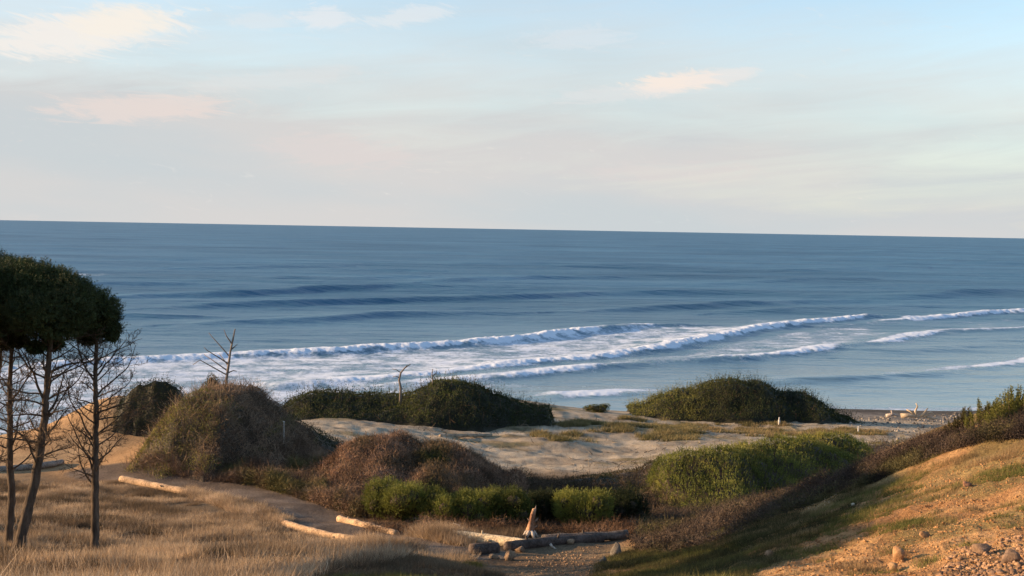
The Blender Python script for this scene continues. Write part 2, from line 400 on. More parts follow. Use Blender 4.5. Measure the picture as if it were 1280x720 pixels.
# (px,py, height, foam on crest/front, width of back)
WAVES=[
 [(60,458,.9,.9),(150,453,1.1,1),(300,446,1.3,1),(420,441,1.4,1),(560,433,1.5,1),(650,427,1.6,1),(720,418,1.7,1),(750,415,1.6,.45),(785,411,1.5,.25),(805,410,1.4,.9),(822,409,1.2,.25),(860,408,.8,0),(900,407,.2,0)],
 [(470,476,.3,.6),(520,471,.7,.9),(640,459,1.2,1),(740,450,1.4,1),(840,434,1.5,1),(900,422,1.5,1),(960,411,1.5,1),(1010,404,1.6,1),(1075,399,1.6,.9),(1090,398,1.4,.35),(1120,398,1.1,0),(1160,398,.2,0)],
 [(480,484,.3,.5),(560,477,.7,.8),(640,472,1.0,.8),(740,461,1.1,.6),(810,455,1.1,.35),(865,453,1.1,.25),(940,449,1.1,.55),(990,444,1.1,.7),(1030,438,1.1,.75),(1060,435,.9,.2),(1090,432,.9,.25),(1110,428,.9,.9),(1145,421,.9,.7),(1190,415,.9,.5),(1280,411,.8,.7),(1340,408,.8,.5)],
 [(1100,403,.3,.3),(1140,400,.9,.8),(1190,395,1.4,1),(1240,391,1.5,1),(1280,389,1.5,1),(1340,385,1.5,1)],
 [(940,477,.25,.0),(980,476,.55,.15),(1040,475,.7,.1),(1090,472,.7,.2),(1190,465,.6,.5),(1240,459,.5,.6),(1290,451,.5,.6),(1340,445,.5,.5)],
 [(680,497,.2,.3),(700,496,.6,.6),(760,493,.45,.9),(815,490,.25,.5)],
 [(320,486,.3,.5),(345,485,.9,.3),(400,481,.9,.3),(440,478,.7,.9),(500,474,.4,.7)],
 [(380,463,.2,.3),(480,458,.25,.5),(600,452,.2,.4)],
]
SWELL=[
 [(60,359,.2),(100,358,.9),(185,357,.8),(300,356,.3)],
 [(110,373,.4),(180,371,.9),(300,369,1.2),(380,365,1.3),(480,362,1.2),(600,361,.7),(700,362,.3)],
 [(200,387,.3),(270,384,.8),(370,382,1.3),(480,378,1.2),(560,376,1.1),(640,374,1.2),(740,368,1.0),(855,366,.6),(960,365,.2)],
 [(230,407,.3),(300,405,.7),(400,402,.8),(480,396,.9),(560,394,.5),(640,393,.3)],
 [(700,391,.3),(790,387,.8),(920,381,1.0),(990,378,1.0),(1060,377,.7),(1140,378,.3)],
 [(540,353,.4),(600,350,1.2),(680,347,1.1),(760,346,.4)],
 [(330,350,.3),(430,347,.8),(520,345,.5)],
 [(880,356,.3),(980,352,.8),(1080,350,.5)],
 [(1100,372,.3),(1180,369,.9),(1280,364,.8),(1340,362,.8)],
 [(940,338,.4),(1060,336,1.2),(1150,335,.8)],
 [(700,333,.4),(820,331,1.0),(930,330,.5)],
 [(1160,330,.5),(1260,330,1.3),(1340,329,1.0)],
 [(1060,446,.1),(1110,441,.35),(1190,436,.2)],
 [(0,398,.5),(120,397,.9),(220,398,.4)],
 [(200,336,.4),(320,334,1.0),(420,332,.5)],
 [(900,392,.3),(1000,388,.7),(1060,386,.5),(1140,384,.3)],
]
half=R(31)
an=np.concatenate([np.linspace(-R(88),-half,24)[:-1],np.linspace(-half,half,820),np.linspace(half,R(88),24)[1:]])
rr=[85.]
while rr[-1]<60000:
    r=rr[-1]; rr.append(r+ (.75 if r<230 else .75+(r-230)*.011 if r<700 else r*.03))
rr=np.array(rr); AA,RR=np.meshgrid(an,rr); sx=(np.sin(AA)*RR).ravel(); sy=(np.cos(AA)*RR).ravel()
hz=np.zeros(len(sx)); foam=np.zeros(len(sx)); act=np.hypot(sx,sy)<3200
ax=sx[act]; ay=sy[act]; ah=np.zeros(len(ax)); af=np.zeros(len(ax))
wobble=1.3*fbm(ax/14,ay/14,41,3)
def wave_field(line,wf,wb):
    """height & foam fields of one crest line; s>0 is seaward"""
    best=np.full(len(ax),1e9); s=np.zeros(len(ax)); att=np.zeros((len(ax),line.shape[1]-2)); endd=np.zeros(len(ax))
    for a,b in zip(line[:-1],line[1:]):
        ab=b[:2]-a[:2]; L=np.linalg.norm(ab); t=((ax-a[0])*ab[0]+(ay-a[1])*ab[1])/L**2; tc_=np.clip(t,0,1)
        dx=ax-(a[0]+ab[0]*tc_); dy=ay-(a[1]+ab[1]*tc_); dd=np.hypot(dx,dy)
        sg=np.sign(ab[0]*dy-ab[1]*dx); m=dd<best
        best[m]=dd[m]; s[m]=(sg*dd)[m]; att[m]=(a[2:]*(1-tc_[:,None])+b[2:]*tc_[:,None])[m]
        endd[m]=0
    return s,att
fo_n=fbm(ax/2.5,ay/2.5,51,4); fo_f=fbm(ax/.8,ay/.8,52,3)
for ln in WAVES:
    s,att=wave_field(wline(ln),0,0); s=s+wobble*.8
    A_=att[:,0]*.68; Fm=att[:,1]
    A2=A_*(1+.35*fbm(ax/16,ay/16,55,3)+.15*fbm(ax/3,ay/3,56,2)); Fm=np.clip(Fm*(1.15+.7*fbm(ax/15+ay/40,ay/20,57,5)),0,1)
    hh=A2*np.where(s<0,np.exp(-(s/2.3)**2),np.exp(-(s/6.0)**2))
    ah+=hh
    face=np.exp(-((s+1.0)/1.3)**2); top=np.exp(-((s-.9)/1.6)**2)
    f=np.clip(Fm*1.3,0,1.3)*np.clip(top*1.15+face*sstep(.45,.95,Fm)*(.75+1.3*fo_n),0,1.2)*(1+.5*fo_n)
    f=np.maximum(f,Fm*.55*np.exp(-np.clip(s,0,None)/9)*(s>0)*(.7+.8*fo_n))
    f=np.maximum(f,Fm*.5*np.exp(-np.clip(-s-1.5,0,None)/3.5)*(s<-1)*(.8+.6*fo_n))
    af=np.maximum(af,f)
    ah+=Fm*A_*np.exp(-((s+.2)/2.0)**2)*(.30*fo_f+.28*fo_n)
for ln in SWELL:
    L_=wline(ln); s,att=wave_field(L_,0,0); s=s+wobble*1.2
    dist=np.hypot(ax,ay); wdt=np.clip(dist/330,.9,3.2)
    ah+=att[:,0]*1.35*np.where(s<0,np.exp(-(s/(4.0*wdt))**2),np.exp(-(s/(9*wdt))**2))
# wash zone: broken white streaks behind and between the breakers
def zone(pts,val):
    global af
    pl=[tuple(sea_pt(*p)[:2]) for p in pts]
    m=in_poly(ax+4*fbm(ax/12,ay/12,61,3),ay+4*fbm(ax/12,ay/12,62,3),pl)
    # soft edge by sampling noise-shifted copies
    acc=np.zeros(len(ax))
    for q in range(6):
        dx,dy=rng.normal(0,3.5,2); acc+=in_poly(ax+dx+5*fbm(ax/10,ay/10,63+q,3),ay+dy+4*fbm(ax/10,ay/10,73+q,3),pl)
    acc/=6
    af=np.maximum(af,val*acc*(.75+.55*fo_n))
zone([(100,452),(560,434),(800,411),(900,408),(960,412),(840,434),(740,450),(640,459),(540,472),(420,488),(300,500),(100,520),(-100,520),(-100,460)],.82)
zone([(560,474),(740,455),(880,430),(1010,410),(1090,405),(1080,430),(1000,440),(860,452),(640,470)],.62)
zone([(150,490),(420,484),(640,474),(600,500),(300,530),(-100,560),(-100,500)],.78)
zone([(840,409),(940,398),(1080,394),(1140,402),(1100,425),(1000,436),(1030,412)],.38)
zone([(1130,404),(1290,392),(1340,408),(1130,418)],.36)
zone([(600,488),(840,488),(900,500),(680,504)],.28)
zone([(35,342),(135,341),(150,344),(40,345)],.5)
zone([(180,420),(420,408),(560,404),(700,402),(560,420),(300,436),(120,446)],.22)
# small chop everywhere near
ah+=.10*fbm(ax/5,ay/3,81,3)*sstep(90,150,np.hypot(ax,ay))+.55*fbm((ax*.94+ay*.3)/60,(ay*.94-ax*.3)/14,83,3)*sstep(150,240,np.hypot(ax,ay))+1.5*fbm((ax*.96+ay*.2)/170,(ay*.96-ax*.2)/34,84,3)*sstep(260,420,np.hypot(ax,ay))
shore=sstep(.0,1.0,1)
hz[act]=ah; foam[act]=np.clip(af,0,1.2)
nr,na=AA.shape; i=np.arange(nr-1)[:,None]*na; j=np.arange(na-1)[None,:]
SF=np.stack([i+j,i+j+1,i+na+j+1,i+na+j],-1).reshape(-1,4)[:,::-1]
def sea_mat():
    m,nt,b=nmat('sea_water')
    at=N(nt,'ShaderNodeAttribute',attribute_name='Col'); sp=N(nt,'ShaderNodeSeparateColor'); nt.links.new(at.outputs['Color'],sp.inputs[0])
    nf=noise(nt,1.5,8,.75,sx=(.8,.6,1)); nf2=noise(nt,.22,6,.65,sx=(.45,1,1,R(-12)))
    def mth(op,a,bb):
        q=N(nt,'ShaderNodeMath',operation=op)
        for k_,v in enumerate((a,bb)):
            if hasattr(v,'is_linked'): nt.links.new(v,q.inputs[k_])
            else: q.inputs[k_].default_value=v
        return q.outputs[0]
    nn=mth('ADD',mth('MULTIPLY',mth('SUBTRACT',nf.outputs[0],.5),1.5),mth('MULTIPLY',mth('SUBTRACT',nf2.outputs[0],.5),1.1))
    fr=mth('ADD',sp.outputs[0],nn)
    mr=N(nt,'ShaderNodeMapRange'); mr.interpolation_type='SMOOTHSTEP'; nt.links.new(mth('MULTIPLY',fr,1.0),mr.inputs[0]); mr.inputs[1].default_value=.22; mr.inputs[2].default_value=.92
    # no foam where attribute is zero
    mk=N(nt,'ShaderNodeMapRange'); nt.links.new(sp.outputs[0],mk.inputs[0]); mk.inputs[1].default_value=.03; mk.inputs[2].default_value=.3
    fm=mth('MULTIPLY',mr.outputs[0],mk.outputs[0])
    # water colour: shallow water over sand paler, big soft patches offshore
    pt=noise(nt,.012,4,.5,sx=(.35,1,1,R(-8)))
    wc=ramp(nt,pt.outputs[0],[(.32,(.016,.092,.18)),(.68,(.06,.185,.31))])
    sh=N(nt,'ShaderNodeMix',data_type='RGBA'); nt.links.new(sp.outputs[1],sh.inputs[0]); nt.links.new(wc.outputs[0],sh.inputs[6]); sh.inputs[7].default_value=(.12,.21,.27,1)
    mx=N(nt,'ShaderNodeMix',data_type='RGBA'); nt.links.new(fm,mx.inputs[0]); nt.links.new(sh.outputs[2],mx.inputs[6]); mx.inputs[7].default_value=(.72,.80,.92,1)
    nt.links.new(mx.outputs[2],b.inputs['Base Color'])
    rg=N(nt,'ShaderNodeMapRange'); nt.links.new(fm,rg.inputs[0]); rg.inputs[3].default_value=.42; rg.inputs[4].default_value=.9; r0=N(nt,'ShaderNodeMapRange'); nt.links.new(sp.outputs[1],r0.inputs[0]); r0.inputs[1].default_value=.1; r0.inputs[2].default_value=.8; r0.inputs[3].default_value=.45; r0.inputs[4].default_value=.14; nt.links.new(r0.outputs[0],rg.inputs[3]); nt.links.new(rg.outputs[0],b.inputs['Roughness'])
    b.inputs['IOR'].default_value=1.33
    # ripple normals at three scales
    h1=noise(nt,1.6,6,.6,sx=(.6,1,1)); h2=noise(nt,.30,5,.6,sx=(.35,1,1,R(-10))); h3=noise(nt,.05,4,.6,sx=(.3,1,1,R(-10)))
    hs=mth('ADD',mth('MULTIPLY',h1.outputs[0],.22),mth('ADD',mth('MULTIPLY',h2.outputs[0],1.0),mth('ADD',mth('MULTIPLY',h3.outputs[0],3.6),mth('MULTIPLY',noise(nt,.013,5,.6,sx=(.22,1,1,R(-8))).outputs[0],11.))))
    bp=N(nt,'ShaderNodeBump'); bp.inputs['Distance'].default_value=1.0
    cal=N(nt,'ShaderNodeMapRange'); nt.links.new(sp.outputs[1],cal.inputs[0]); cal.inputs[3].default_value=.9; cal.inputs[4].default_value=.12
    nt.links.new(cal.outputs[0],bp.inputs['Strength'])
    nt.links.new(hs,bp.inputs['Height']); nt.links.new(bp.outputs[0],b.inputs['Normal'])
    return m
shd=sy-np.interp(sx,[-90,-60,-10,35,80,140],[85,95,118,135,150,165]); gzs=np.full(len(sx),-5.); mk=(np.hypot(sx,sy)<210); gzs[mk]=height(sx[mk],sy[mk],False)
shal=np.exp(-np.maximum(shd+12*fbm(sx/30,sy/30,88,3),0)/110)
shal=np.maximum(shal,0)
scol=np.zeros((len(sx),3)); scol[:,0]=foam; scol[:,1]=np.clip(shal,0,1); scol[:,2]=0
# thin lapping foam edge at the waterline
edge=mk&(gzs>-.16)&(gzs<.05); scol[edge,0]=np.maximum(scol[edge,0],.5)
hz*=1-.0*shal
o=mesh_np('sea',np.stack([sx,sy,hz*(1-np.exp(-np.maximum(shd,0)/8)*.8)],1),SF,sea_mat(),None,scol,True); props(o,kind='structure')
print('sea',time.time()-T0)
# ------------------------------------------------------------------ vegetation
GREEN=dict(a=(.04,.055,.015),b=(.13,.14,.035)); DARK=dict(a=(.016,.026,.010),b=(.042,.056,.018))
OLIVE=dict(a=(.09,.10,.026),b=(.33,.31,.08)); BROWN=dict(a=(.07,.042,.028),b=(.19,.115,.07))
RUST=dict(a=(.11,.068,.046),b=(.42,.27,.18)); GREYB=dict(a=(.045,.035,.03),b=(.14,.105,.08))
STRAW=dict(a=(.23,.16,.10),b=(.66,.50,.34)); MOSS=dict(a=(.085,.10,.03),b=(.19,.18,.06))
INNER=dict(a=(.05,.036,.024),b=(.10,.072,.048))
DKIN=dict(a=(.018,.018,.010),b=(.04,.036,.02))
def pcol(Pt,pal,seed=0,sc1=1.2,jit=.22):
    t=np.clip(.5+.9*fbm(Pt[:,0]/sc1+Pt[:,2]*.6,Pt[:,1]/sc1-Pt[:,2]*.5,seed,3)+rng.normal(0,jit,len(Pt)),0,1)
    return mixc(pal['a'],pal['b'],t)
def blendpal(Pt,p1,p2,mask,seed=0,**k):
    return pcol(Pt,p1,seed,**k)*(1-mask[:,None])+pcol(Pt,p2,seed+5,**k)*mask[:,None]
def rep(a,k): return np.repeat(a,k,axis=0)
def sprigs(Pt,D,L,nl,ll,lw,spread=.7):
    """little upright shoots: nl leaves set round each stem"""
    n=len(Pt); D=unit(D); L=np.broadcast_to(L,(n,))
    t=rng.random(n*nl)**.8; B=rep(Pt,nl)+rep(D,nl)*(rep(L,nl)*t)[:,None]
    r=unit(rng.normal(size=(n*nl,3))); dd=unit(rep(D,nl)*(1.0-.3*(1-t))[:,None]+r*spread)
    V,F=leaves(B,dd,ll*(1.1-.5*t)*rng.uniform(.7,1.2,n*nl),lw)
    return V,F
def twigs(Pt,D,L,w,seg=3,bend=.5):
    """thin crooked flat twigs"""
    n=len(Pt); D=unit(D); L=np.broadcast_to(L,(n,)); p=Pt.copy(); S=unit(np.cross(D,unit(rng.normal(size=(n,3)))))
    rows=[]; w=np.broadcast_to(w,(n,))
    for k in range(seg+1):
        ww=(w*(1-.8*k/seg))[:,None]*.5
        rows+= [p-S*ww,p+S*ww]
        D=unit(D+rng.normal(size=(n,3))*bend); p=p+D*(L/seg)[:,None]
    V=np.stack(rows,1).reshape(-1,3); b=np.arange(n)[:,None]*(2*(seg+1))
    F=np.vstack([np.concatenate([b+2*k,b+2*k+1,b+2*k+3,b+2*k+2],1) for k in range(seg)])
    return V,F,2*(seg+1)
def scrub(name,outline,Y,Df,Db,colf,leaf,dens,lump=.3,ls=1.1,yfun=None,style='leaf',ptw=1.0,up=.5,twig=0,twc=BROWN,twl=.5,endfade=1.0,seed=0,step=.16,parent_mat=None,label=None,cat=None,kind=None,lump2=.10,rag=14,hp=.9,hmin=.06,edge=.45,inner=None):
    """shrub cover following a rounded bank: outline = (photo x, photo y of its top), at depth Y"""
    ol=[list(o) for o in outline]
    for it_ in range(4):
        pts=np.array([P(a,b,(Y if yfun is None else yfun(a))) for a,b in ol]); x0,x1=pts[0,0],pts[-1,0]
        Yc=lambda x: np.interp(x,pts[:,0],pts[:,1])
        step=max(step,(x1-x0)/420)
        xs=np.arange(x0,x1,step); vs=np.linspace(-1,1,int((Df+Db)/step)); GX,GVv=np.meshgrid(xs,vs)
        gcs=height(xs,Yc(xs),False); hrel=np.maximum(np.interp(xs,pts[:,0],pts[:,2])-gcs,.1); hrel=np.clip(hrel/np.percentile(hrel,90),hmin,1)**hp; hrel=hrel[None,:]*(1+edge*fbm(GX/(1.6*ls),GX*0+seed,seed+6,4))
        GY=Yc(GX)+np.where(GVv<0,GVv*Df,GVv*Db)*hrel
        g=height(GX.ravel(),GY.ravel(),False).reshape(GX.shape)
        gc_=height(xs,Yc(xs),False); top=np.interp(xs,pts[:,0],pts[:,2])
        wX=GX+np.abs(GVv)*(Df*.45)*fbm(GX/(Df*.8),GY/(Df*.5),seed+12,2); hh=np.maximum(np.interp(wX,xs,top)-g,.12)*(1+np.clip(np.abs(GVv)*3,.12,1)*.36*fbm(GX/(2.0*ls),GY/(2.0*ls),seed+14,3))
        endfade=.5; e=np.clip((GX-x0)/endfade,0,1)*np.clip((x1-GX)/endfade,0,1); e=np.sqrt(e)
        prof=np.where(GVv<0,np.clip(1-np.abs(GVv)**1.45,0,1)**.85,np.clip(1-np.abs(GVv)**2.0,0,1)**.62)
        cellx=GX+.3*fbm(GX/ls,GY/ls,seed+3,2)
        wx=GX+.25*ls*fbm(GX/ls,GY/ls,seed+7,2); wy=GY+.25*ls*fbm(GX/ls,GY/ls,seed+8,2)
        lum=(cells(wx/(ls*2.1),wy/(ls*2.1),seed+9)-.8)*lump*1.1+(cells(wx/ls,wy/ls,seed+1)-.75)*lump*1.1+(cells(wx/(ls*.42),wy/(ls*.42),seed+2)-.55)*lump*.55+fbm(GX/(ls*.3),GY/(ls*.3),seed+2,2)*lump2+fbm(GX/(ls*3),GY/(ls*3),seed+4,2)*lump*.8
        S=g+ (hh*prof*e)*(1.0)+lum*np.sqrt(prof)*e*1.0-.08*(1-prof*e)*4*.3
        # base level at centre uses blend so that top matches the outline
        S=S+ (gc_[None,:]-g)*prof*e*.0
        if it_<3:
            qx,qy=proj(np.stack([GX,GY,S],-1).reshape(-1,3)); ok=(prof*e).ravel()>.05
            for k_,(a_,b_) in enumerate(outline):
                m_=ok&(np.abs(qx-a_)<5)
                if m_.any(): ol[k_][1]+=float(np.clip(b_+2-qy[m_].min(),-8,12))*.8
    V=np.stack([GX,GY,S],-1); ny,nx=GX.shape
    du=np.gradient(V,axis=1); dv=np.gradient(V,axis=0); nn=np.cross(du,dv); area=np.linalg.norm(nn,axis=-1); nrm=nn/(area[...,None]+1e-9)
    vis=(prof*e>.12)
    wgt=(area*vis); wgt[-1,:]=0; wgt[:,-1]=0; wgt=wgt.ravel(); tot=wgt.sum()
    n=int(tot*dens); idx=rng.choice(len(wgt),n,p=wgt/tot)
    VF=V.reshape(-1,3); u_=rng.random((n,1)); v_=rng.random((n,1)); i2=np.minimum(idx+nx+1,len(VF)-1); Pt=(VF[idx]*(1-u_)+VF[np.minimum(idx+1,len(VF)-1)]*u_)*(1-v_)+(VF[np.minimum(idx+nx,len(VF)-1)]*(1-u_)+VF[i2]*u_)*v_; Nn=nrm.reshape(-1,3)[idx]
    Pt=Pt-Nn*(rng.exponential(.05,n)-.04)[:,None]
    o_=np.array([pts[:,0].mean(),Yc(pts[:,0].mean()),0.]); o_[2]=H(o_[0],o_[1])
    mb=MB(); cols=[]
    ii=np.arange(ny-1)[:,None]*nx; jj=np.arange(nx-1)[None,:]; CF=np.stack([ii+jj,ii+jj+1,ii+nx+jj+1,ii+nx+jj],-1).reshape(-1,4)
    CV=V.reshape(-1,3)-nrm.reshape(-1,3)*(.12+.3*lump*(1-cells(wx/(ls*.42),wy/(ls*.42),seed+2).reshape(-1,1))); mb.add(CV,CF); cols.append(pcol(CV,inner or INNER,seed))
    if style=='leaf':
        D=Nn*.7+[0,0,up]+rng.normal(size=(n,3))*.55
        LV,LF=leaves(Pt,D,leaf*rng.uniform(.6,1.4,n),leaf*.5); mb.add(LV,LF); cols.append(rep(colf(Pt),4))
    elif style=='sprig':
        D=Nn*.6+[0,0,up]+rng.normal(size=(n,3))*.3; nl=11
        LV,LF=sprigs(Pt,D,leaf*3.5*rng.uniform(.5,1.5,n),nl,leaf,leaf*.42); mb.add(LV,LF); cols.append(rep(colf(Pt),nl*4))
    elif style=='twig':
        D=Nn*.5+[0,0,up]+rng.normal(size=(n,3))*.7
        LV,LF,k=twigs(Pt,D,leaf*4*rng.uniform(.5,1.5,n),leaf*.28); mb.add(LV,LF); cols.append(rep(colf(Pt),k))
        D=Nn+rng.normal(size=(n,3)); LV,LF=leaves(Pt+rng.normal(size=(n,3))*.05,D,leaf*rng.uniform(.5,1.2,n),leaf*.5); mb.add(LV,LF); cols.append(rep(colf(Pt),4))
    ns_=int(tot*rag); id3=rng.choice(len(wgt),ns_,p=wgt/tot); Pq=VF[id3]+(rng.random((ns_,3))-.5)*[step,step,.1]; Dq=nrm.reshape(-1,3)[id3]*.5+[0,0,.9]+rng.normal(size=(ns_,3))*.35
    LV,LF=sprigs(Pq,Dq,leaf*(1.5+9*rng.random(ns_)**2.2),10,leaf*.9,leaf*.4,.8); mb.add(LV,LF); cols.append(rep(colf(Pq),40))
    if 0<twig<1000:
        id2=rng.choice(len(wgt),twig,p=wgt/tot); LV,LF,k=twigs(VF[id2],nrm.reshape(-1,3)[id2]*.5+[0,0,.6]+rng.normal(size=(twig,3))*.6,twl*rng.uniform(.5,1.4,twig),twl*.03,4,.35); mb.add(LV,LF); cols.append(rep(pcol(VF[id2],twc,9),k)); twig=0
    root=empty(name,o_,label=label,cat=cat) if kind is None else None
    mat=M['leaf'] if style!='twig' else M['twig']
    if root is None:
        a=mb.build(name,mat,None,np.vstack(cols),False,origin=o_); props(a,kind=kind); return a
    V0=np.vstack(mb.V)-o_; mb.V=[V0]
    mb.build('foliage',mat,root,np.vstack(cols),False)
    if twig:
        tb=MB(); id2=rng.choice(len(wgt),twig,p=wgt/tot); Pq=V.reshape(-1,3)[id2]-o_-nrm.reshape(-1,3)[id2]*.12
        D=nrm.reshape(-1,3)[id2]*.5+[0,0,.5]+rng.normal(size=(twig,3))*.6
        LV,LF,k=twigs(Pq,D,twl*rng.uniform(.5,1.4,twig),twl*.03,4,.35); tb.add(LV,LF)
        tb.build('bare_twigs',M['twig'],root,rep(pcol(Pq,twc,9),k),False)
    return root
def shrub(name,px,py,wpx,hpx,pal,leaf,dens,label,cat='shrub',style='sprig',lobes=7,group=None,Y=None,depth=.8,up=.8,colf=None,loc=None,stems=5):
    """one separate bush: union of lumpy lobes on short stems, base at the ground seen at (px,py)"""
    b=G(px,py) if loc is None else np.array([loc[0],loc[1],H(*loc)])
    Yb=b[1]; rx=wpx/2*Yb/FPX; rz=hpx*Yb/FPX; b=np.array([b[0],b[1]+rx*depth*.5,0]); b[2]=min(H(b[0],b[1]),H(b[0],b[1]-rx*depth*.5)+.1)
    L=[(0,0,rz*.38,rx*.72,rx*depth*.72,rz*.45)]
    for k in range(lobes):
        a=k*2.4+rng.random()*.8; r=rng.uniform(.35,.8); s=rng.uniform(.22,.42)
        L.append((math.cos(a)*r*rx,math.sin(a)*r*rx*depth,rz*rng.uniform(.3,.72),s*rx,s*rx*depth,rz*rng.uniform(.22,.34)))
    Ps=[];Ns=[]
    for k,(x,y,z,a,c,d) in enumerate(L):
        area=2*math.pi*((a*c)**.8+2*(a*d)**.8)**1; n=int(area*dens)+20
        u=unit(rng.normal(size=(n,3))); q=u*[a,c,d]; lm=1+.34*fbm(q[:,0]/(a*.5)+k*5,q[:,1]/(a*.5)+q[:,2]/(d*.6),k,3)
        pnt=q*lm[:,None]*(1-rng.exponential(.07,n))[:,None]+[x,y,z]
        keep=np.ones(n,bool)
        for k2,(x2,y2,z2,a2,c2,d2) in enumerate(L):
            if k2!=k: keep&=(((pnt[:,0]-x2)/a2)**2+((pnt[:,1]-y2)/c2)**2+((pnt[:,2]-z2)/d2)**2)>.55
        keep&=pnt[:,2]>rz*.04
        Ps.append(pnt[keep]); Ns.append(unit(u/[a,c,d])[keep])
    Pt=np.vstack(Ps); Nn=np.vstack(Ns); n=len(Pt)
    f=colf if colf else (lambda q:pcol(q+b,pal,int(px)))
    mb=MB(); cols=[]
    for (x,y,z,a,c,d) in L:   # dense inner twigs
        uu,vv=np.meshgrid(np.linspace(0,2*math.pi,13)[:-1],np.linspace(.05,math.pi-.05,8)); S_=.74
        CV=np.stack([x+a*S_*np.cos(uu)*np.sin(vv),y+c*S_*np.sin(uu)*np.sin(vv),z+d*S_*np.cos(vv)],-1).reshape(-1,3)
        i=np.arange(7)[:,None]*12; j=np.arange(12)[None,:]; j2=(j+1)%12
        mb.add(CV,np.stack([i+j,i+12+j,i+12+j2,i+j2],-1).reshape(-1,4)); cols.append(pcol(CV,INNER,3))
    if style=='sprig':
        nl=12; D=Nn*.6+[0,0,up]+rng.normal(size=(n,3))*.3
        LV,LF=sprigs(Pt,D,leaf*3.6*rng.uniform(.5,2.0,n),nl,leaf,leaf*.4,.6); kk=nl*4
    else:
        D=Nn*.7+[0,0,up*.4]+rng.normal(size=(n,3))*.55; LV,LF=leaves(Pt,D,leaf*rng.uniform(.6,1.4,n),leaf*.5); kk=4
    mb.add(LV,LF); cols.append(rep(f(Pt),kk))
    root=empty(name,b,label=label,cat=cat,group=group)
    mb.build('foliage',M['leaf'],root,np.vstack(cols),False)
    st=MB()
    for k in range(stems):
        a=rng.random()*6.28; e=np.array([math.cos(a)*rx*.55,math.sin(a)*rx*depth*.5,rz*.6]); m_=e*.5+rng.normal(size=3)*.06*rz
        st.tube([[e[0]*.12,e[1]*.12,-.08],m_,e],[.035*rz,.025*rz,.01*rz],5)
    st.build('stem',M['bark'],root)
    return root
# --- M1, brush hummock on the left: olive on its left flank and crown, brown twiggy elsewhere
def col_m1(q):
    px=640+q[:,0]/q[:,1]*FPX
    m=sstep(300,235,px+80*fbm(q[:,0]/1.2,q[:,1]/1.2+q[:,2],77,3))*.95
    m=np.maximum(m,sstep(.15,.45,fbm(q[:,0]/1.2+3,q[:,2]/1.0,78,3))*.85)
    return blendpal(q,dict(a=(.10,.065,.042),b=(.46,.32,.21)),OLIVE,m,3,sc1=.6)
scrub('brush_hummock',[(186,560),(196,545),(206,522),(222,502),(240,487),(262,481),(285,479),(300,480),(318,488),(335,498),(352,507),(366,518),(380,532),(396,556)],51,6.5,4.0,col_m1,.055,480,lump=.5,ls=.95,hp=.4,hmin=.45,edge=.25,twig=6000,twl=.7,twc=dict(a=(.12,.08,.055),b=(.40,.29,.20)),seed=5,label='large brown and olive brush hummock below the bare leaning snag',cat='bush')
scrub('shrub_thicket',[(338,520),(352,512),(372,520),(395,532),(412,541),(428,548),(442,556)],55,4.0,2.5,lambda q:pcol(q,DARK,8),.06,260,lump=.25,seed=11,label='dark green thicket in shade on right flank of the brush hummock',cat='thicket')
# --- M2, rust coloured bracken bank
def col_m2(q):
    px=640+q[:,0]/q[:,1]*FPX
    g=sstep(.1,.4,fbm(q[:,0]/1.5,q[:,1]/1.5,91,3))*.45+.55*sstep(510,545,px)*sstep(580,560,px)
    return blendpal(q,RUST,DARK,np.clip(g,0,1),4,sc1=.8)
scrub('bracken_bank',[(392,584),(405,572),(420,561),(438,551),(460,544),(484,543),(510,545),(540,549),(565,553),(590,564),(612,576),(640,588),(660,602)],46.5,6.0,3.0,col_m2,.06,400,lump=.42,ls=1.0,style='twig',seed=15,up=.8,label='rust brown bracken covering the low bank in front of the sand',cat='bracken')
# --- M3 and M4, evergreen scrub on the seaward dunes
def col_m3(q):
    t=sstep(-.1,.35,fbm(q[:,0]/2.4,q[:,2]/1.2,101,3))
    return blendpal(q,DARK,GREEN,t*.7,7,sc1=1.4)
scrub('dune_thicket',[(346,512),(356,501),(372,493),(390,487),(415,486),(440,487),(462,488),(485,490),(505,489),(518,486),(527,481),(540,475),(552,472),(573,474),(592,478),(612,485),(634,492),(655,499),(675,505),(692,511)],86,6.5,5.5,col_m3,.11,110,lump=.6,ls=1.7,hp=.5,hmin=.3,edge=.2,twig=500,twl=.8,inner=DKIN,seed=25,step=.2,ptw=1.6,label='long dark evergreen thicket over the dune left of the sand',cat='thicket')
scrub('dune_thicket',[(784,508),(796,501),(812,495),(832,489),(850,484),(870,479),(888,475),(905,472),(920,472),(935,475),(950,474),(962,479),(975,487),(990,487),(1006,488),(1018,494),(1032,502),(1046,513),(1058,524),(1068,532)],103,6.5,6.0,lambda q:blendpal(q,DARK,OLIVE,np.clip(sstep(925,830,640+q[:,0]/q[:,1]*FPX+40*fbm(q[:,0]/2,q[:,1]/2,104,3))*.8,0,1),8,sc1=1.4),.12,95,lump=.7,ls=1.9,hp=.5,hmin=.3,edge=.15,twig=500,twl=.8,inner=DKIN,seed=31,step=.22,ptw=1.8,label='tall dark thicket mound at the water edge right of centre',cat='thicket')
shrub('small_shrub',748,511,38,11,GREEN,.10,70,'small rounded green shrub on the sand rim left of the tall mound',style='leaf',loc=tuple(P(748,508,101)[:2]),lobes=5)
shrub('small_shrub',490,493,34,13,DARK,.09,80,'small dark shrub standing up beside the forked dead branch',style='leaf',loc=tuple(P(490,493,84)[:2]),lobes=5)
